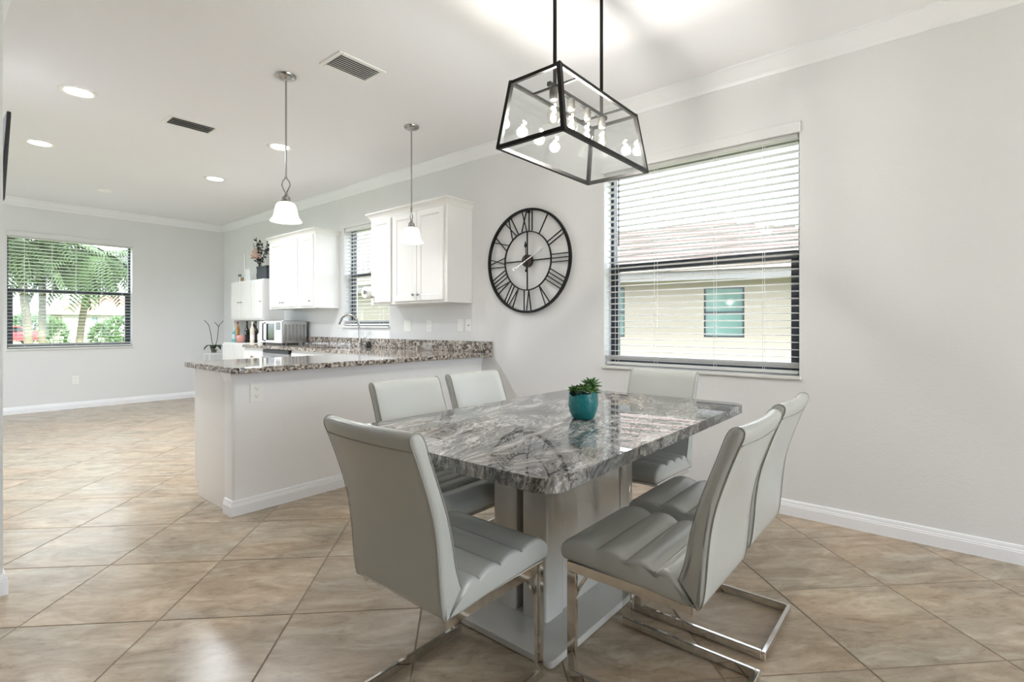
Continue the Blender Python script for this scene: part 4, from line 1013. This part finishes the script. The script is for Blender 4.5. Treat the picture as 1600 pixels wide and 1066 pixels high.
plate(-4.165, WB, 1.192, '-y', 'white outlet on the kitchen wall, right of the double switch', 'outlet', .08, .125)
plate(-3.69, WB, 1.2, '-y', 'white switch plate below the right end of the upper cabinet', 'switch', .085, .125)
plate(-3.575, WB, 1.2, '-y', 'white blank plate with one dark jack, rightmost on the kitchen wall', 'jack', .085, .125)

# wall television on the partition, just peeping past its end
tv = empty('television', 'black edge of a tilted wall television at the far left', 'television', (-4.58, WL, 2.15))
bm = BM(); box(bm, -.58, .58, -.018, .0, -.25, .25, .003); obj('screen_body', bm, M['darkplastic'], tv, 0, (0, .093, 0), (R(-3), 0, 0))
bm = BM(); box(bm, -.56, .56, .0005, .002, -.235, .235); obj('screen', bm, M['screen'], tv, 0, (0, .093, 0), (R(-3), 0, 0))
bm = BM(); box(bm, -.1, .1, .001, .07, -.06, .06); obj('wall_bracket', bm, M['darkplastic'], tv, 0)

# ------------------------------------------------------------------ outdoors
M['grass'] = mat('lawn', srgb(112, 126, 78), .95, var=.25, vscale=1.2, bump=.5, bscale=30)
M['stuccoe'] = mat('cream_stucco', srgb(141, 131, 121), .9, var=.02, bump=.08, bscale=60)
M['fascia'] = mat('grey_fascia', srgb(122, 118, 116), .6, var=.05)
M['rooftile'] = mat('beige_roof', srgb(104, 90, 83), .85, var=.12, vscale=6)
M['terra'] = mat('terracotta_roof', srgb(142, 98, 84), .85, var=.15, vscale=2)
M['nglass'] = mat('neighbour_glass', srgb(96, 120, 114), .05, spec=.6, var=.2, vscale=2)
M['bark'] = mat('palm_bark', srgb(98, 92, 70), .9, var=.25, vscale=6, bump=.6, bscale=20)
M['frond'] = mat('palm_frond', srgb(50, 70, 33), .6, var=.35, vscale=3)
M['bush'] = mat('bush_leaf', srgb(58, 82, 42), .7, var=.4, vscale=4)
bm = BM(); box(bm, -220, 60, -90, 120, -.6, -.4); tag(struct('lawn_ground', bm, M['grass'], smooth=0), 'green lawn outside the windows')

M['mulch'] = mat('mulch', srgb(98, 90, 80), .95, var=.3, vscale=8, bump=.6, bscale=30)
M['concrete'] = mat('pale_concrete', srgb(206, 206, 207), .9, var=.05, vscale=3, bump=.3, bscale=40)
bm = BM(); box(bm, XR + .2, XR + 6, -3, 6, -.42, -.04); tag(struct('patio_bounce_slab', bm, M['concrete'], smooth=0), 'unseen pale concrete slab added outside the sliding doors to bounce light')  # added out of view to reflect light indoors and weaken the lawn's green
bm = BM(); box(bm, -12, -3.4, YL - 5, YL - .2, -.42, -.04); tag(struct('lanai_bounce_slab', bm, M['concrete'], smooth=0), 'unseen pale concrete slab added outside the living room to bounce light')  # also added unseen, its pale colour brightens the kitchen side
bm = BM(); box(bm, -9, 3.1, WB + .2, 9.2, -.41, -.39); tag(struct('yard_bounce_cut', bm, M['mulch'], smooth=0), 'unseen dark mulch strip added between the two houses to cut bounced light')  # hidden strip, added dark to cut light bounced up under the blind slats
hA = R(15)
nh = empty('neighbour_house', 'cream stucco house with beige tile roof close outside the dining window', 'house', (-6.0, 11.2, 0), hA)
holes = [(-.75, .15, .92, 2.12), (1.95, 2.79, .93, 2.06)]
bm = BM(); wall_with_holes(bm, -9, 8, -.4, 2.45, holes, 0, .2, 'x'); obj('wall', bm, M['stuccoe'], nh, 0)
bm = BM(); box(bm, 7.8, 8, .2, 8, -.4, 2.45); box(bm, -9, -8.8, .2, 8, -.4, 2.45); box(bm, -8.8, 7.8, 7.8, 8, -.4, 2.45); obj('side_walls', bm, M['stuccoe'], nh, 0)
for a, b_, za, zb in holes:
    bm = BM(); f = .035
    box(bm, a, a + f, .06, .12, za, zb); box(bm, b_ - f, b_, .06, .12, za, zb); box(bm, a + f, b_ - f, .06, .12, za, za + f); box(bm, a + f, b_ - f, .06, .12, zb - f, zb); box(bm, a + f, b_ - f, .055, .115, (za + zb) / 2 - .02, (za + zb) / 2 + .02)
    wn = obj('window', bm, M['bronze'], nh, 0)
    for q in (0, 1):
        bm = BM(); z0_, z1_ = (za + f, (za + zb) / 2 - .02) if q == 0 else ((za + zb) / 2 + .02, zb - f); box(bm, a + f, b_ - f, .085, .09, z0_, z1_); obj('pane', bm, M['nglass'], wn, 0)
bm = BM(); box(bm, -9.5, 8.5, -.5, -.47, 2.2, 2.4); obj('fascia', bm, M['fascia'], nh, 0)
bm = BM(); box(bm, -9.5, 8.5, -.47, .0, 2.2, 2.22); obj('soffit', bm, M['stuccoe'], nh, 0)
bm = BM(); V = [bm.verts.new(v) for v in ((-9.6, -.58, 2.40), (8.6, -.58, 2.40), (8.6, 8.5, 2.40), (-9.6, 8.5, 2.40), (-5, 3.9, 4.25), (2.0, 3.9, 4.25))]
for f in ((0, 1, 5, 4), (1, 2, 5), (2, 3, 4, 5), (3, 0, 4), (0, 3, 2, 1)): bm.faces.new([V[k] for k in f])
rf = obj('roof', bm, M['rooftile'], nh, 0)
bm = BM()
for k in range(1, 14):
    f = k / 14; y = -.58 + 4.48 * f; z = 2.40 + 1.85 * f
    box(bm, -9.6 + 4.5 * f, 8.6 - 6.5 * f, y - .02, y + .03, z - .01, z + .028)
tag(obj('tile_courses', bm, M['rooftile'], rf, 0), kind='stuff')


fh = empty('far_house', 'pale house with terracotta hip roof across the lawn', 'house', (-95, 14.6, -.4))
bm = BM(); wall_with_holes(bm, 0, 26, 0, 3.3, [(3.3, 3.9, 1.9, 2.9), (11, 13, 1.5, 2.9)], -.2, 0, 'y'); obj('wall', bm, mat('pale_stucco', srgb(156, 152, 148), .9, var=.03), fh, 0)
bm = BM(); box(bm, -14, -.2, 0, .2, 0, 3.3); box(bm, -14, -.2, 25.8, 26, 0, 3.3); box(bm, -14.2, -14, 0, 26, 0, 3.3); obj('side_walls', bm, M['stuccoe'], fh, 0)
for a, b_, za, zb in ((3.3, 3.9, 1.9, 2.9), (11, 13, 1.5, 2.9)):
    bm = BM(); box(bm, -.14, -.08, a, b_, za, za + .08); box(bm, -.14, -.08, a, b_, zb - .08, zb); box(bm, -.14, -.08, a, a + .08, za + .08, zb - .08); box(bm, -.14, -.08, b_ - .08, b_, za + .08, zb - .08); wn = obj('window', bm, M['bronze'], fh, 0)
    bm = BM(); box(bm, -.12, -.1, a + .08, b_ - .08, za + .08, zb - .08); obj('pane', bm, M['nglass'], wn, 0)
bm = BM(); V = [bm.verts.new(v) for v in ((.8, -1.4, 3.3), (.8, 27.4, 3.3), (-15, 27.4, 3.3), (-15, -1.4, 3.3), (-7, 5.6, 6.3), (-7, 20, 6.3))]
for f in ((0, 1, 5, 4), (1, 2, 5), (2, 3, 4, 5), (3, 0, 4), (0, 3, 2, 1)): bm.faces.new([V[k] for k in f])
obj('roof', bm, M['terra'], fh, 0)
bm = BM(); box(bm, .75, .85, -1.45, 27.45, 3.12, 3.34); box(bm, -15, .75, -1.45, -1.35, 3.12, 3.34); obj('fascia', bm, M['fascia'], fh, 0)

# red car parked on the street
car = empty('red_car', 'red car parked across the lawn beyond the palms', 'car', (-58, 5.25, -.4))
M['redpaint'] = mat('red_paint', srgb(190, 38, 46), .25, coat=.6, var=.03)
side = [(-2.2, .35), (-2.25, .7), (-2.1, .92), (-1.25, 1.02), (-.7, 1.5), (.9, 1.56), (1.75, 1.1), (2.2, 1.0), (2.3, .65), (2.2, .35)]
bm = BM(); A = [bm.verts.new((.85, y, z)) for y, z in side]; B = [bm.verts.new((-.85, y, z)) for y, z in side]; bm.faces.new(A); bm.faces.new(B[::-1])
for k in range(len(side)): bm.faces.new((A[k], B[k], B[(k + 1) % len(side)], A[(k + 1) % len(side)]))
bmesh.ops.bevel(bm, geom=bm.edges[:], offset=.06, segments=2, affect='EDGES'); obj('body', bm, M['redpaint'], car, 40)
for sx in (.852, -.862):
    for q in ([(-1.05, 1.05), (-.65, 1.43), (.05, 1.46), (.05, 1.05)], [(.13, 1.05), (.13, 1.46), (.85, 1.46), (1.5, 1.08)]):
        bm = BM(); a_ = [bm.verts.new((sx, y, z)) for y, z in q]; c_ = [bm.verts.new((sx + .01, y, z)) for y, z in q]; bm.faces.new(a_); bm.faces.new(c_[::-1])
        for k in range(4): bm.faces.new((a_[k], c_[k], c_[(k + 1) % 4], a_[(k + 1) % 4]))
        obj('side_window', bm, M['screen'], car, 0)
for y in (-1.4, 1.45):
    for x in (.86, -.68):
        bm = BM(); lathe(bm, [(0, -.2), (.3, -.2), (.34, -.17), (.34, -.03), (.3, 0), (0, 0)], 20); wh = obj('wheel', bm, M['darkplastic'], car, 40, (x, y, .34), (0, R(90), 0))
        bm = BM(); lathe(bm, [(0, .008), (.2, .004), (.2, 0), (0, 0)], 16); obj('hubcap', bm, M['nickel'], wh, 40)
bm = BM(); box(bm, -.8, .8, -2.36, -2.2, .35, .55, .03); box(bm, -.8, .8, 2.24, 2.38, .35, .55, .03); obj('bumper', bm, M['darkplastic'], car, 0)

# palms
def frond_mesh():
    bm = BM(); n = 22; L_ = 1.5; sp = []
    for k in range(n + 1):
        s = k / n; sp.append(Vector((L_ * s * (1 - .12 * s), 0, .42 * s - .95 * s * s)))
    tube(bm, sp, [.014 * (1 - .8 * k / n) for k in range(n + 1)], 4)
    for k in range(2, n):
        s = k / n; l = .42 * math.sin(math.pi * min(1, s * .85 + .12)) + .06
        for e in (-1, 1):
            d = Vector((.55, e * .8, -.32)).normalized(); w = Vector((.045, -e * .01, 0)); p = sp[k]
            a = bm.verts.new(p - w * .5); b_ = bm.verts.new(p + w * .5); c = bm.verts.new(p + d * l * .6 + w * .55); f = bm.verts.new(p + d * l * .6 - w * .3); t_ = bm.verts.new(p + d * l + Vector((0, 0, -.07)))
            bm.faces.new((a, b_, c, f)); bm.faces.new((f, c, t_))
    me = bpy.data.meshes.new('frond'); bm.to_mesh(me); bm.free(); me.materials.append(M['frond']); return me
FR = frond_mesh(); rp = random.Random(11)
def palm(lb, x, y, lean, h, r, n=22, s=1.2):
    o = empty('palm_tree', lb, 'palm', (x, y, -.4), group='palms outside the far window')
    pts = [(0, lean * f * f, h * f) for f in (0, .2, .4, .6, .8, 1)]
    bm = BM(); tube(bm, pts, [r * 1.15, r * 1.05, r, r * .95, r * .95, r * .9], 12); obj('trunk', bm, M['bark'], o, 60)
    bm = BM(); tube(bm, [(0, lean, h - .05), (0, lean, h + .45)], [r * .9, r * .5], 10); obj('crownshaft', bm, M['bush'], o, 60)
    for k in range(n):
        f = inst('frond', FR, o, (0, lean, h + .35), (0, rp.uniform(-.15, .6), k * 2.4 + rp.uniform(-.2, .2))); f.scale = (s * rp.uniform(.8, 1.1),) * 3
palm('palm with the thick trunk at the left edge of the far window', -16, 1.90, -.2, 3.1, .085)
palm('palm with the straight trunk second from the left in the far window', -16.6, 2.18, .0, 3.3, .075)
palm('leaning palm on the right side of the far window', -16, 2.72, .3, 3.0, .075)
palm('palm far right in the garden, only its crown reaching into the far window', -17.5, 4.6, .1, 3.3, .08)
palm('palm at the left of the garden, only its crown reaching into the far window', -17.2, .95, .1, 3.5, .08)
palm('palm behind the others with crown high between the trunks', -20.75, 2.74, -.05, 3.5, .08, 30, 1.4)

def shrub(lb, x, y, rx, h, n, seed, name='garden_shrub'):
    o = empty(name, lb, 'shrub', (x, y, -.4), group='shrubs across the lawn'); rr = random.Random(seed)
    bm = BM(); tube(bm, [(0, 0, 0), (0, 0, h * .5)], .05, 6); obj('stem', bm, M['bark'], o)
    bm = BM()
    for k in range(n):
        a = rr.uniform(0, 6.283); u_ = rr.uniform(-.9, 1); q = math.sqrt(1 - u_ * u_); f = rr.uniform(.7, 1.05)
        leafspike(bm, (rx * q * math.cos(a) * f, rx * q * math.sin(a) * f, h * .52 + h * .46 * u_ * f), (math.cos(a) * q + rr.uniform(-.5, .5), math.sin(a) * q + rr.uniform(-.5, .5), u_ + rr.uniform(-.2, .6)), rx * .35, rx * .10)
    tag(obj('foliage', bm, M['bush'], o, 0), kind='stuff')
shrub('round green shrub between the middle palm trunk and the far house', -40, 5.75, .62, 2.0, 320, 1)
shrub('low green hedge shrub behind the red car', -70, 8.4, 1.6, 2.6, 420, 2)
shrub('small spreading tree at the right of the far lawn', -44, 8.95, .75, 1.75, 300, 3)
shrub('green shrub at the right window edge on the lawn', -52, 11.5, 1.0, 2.2, 320, 4)
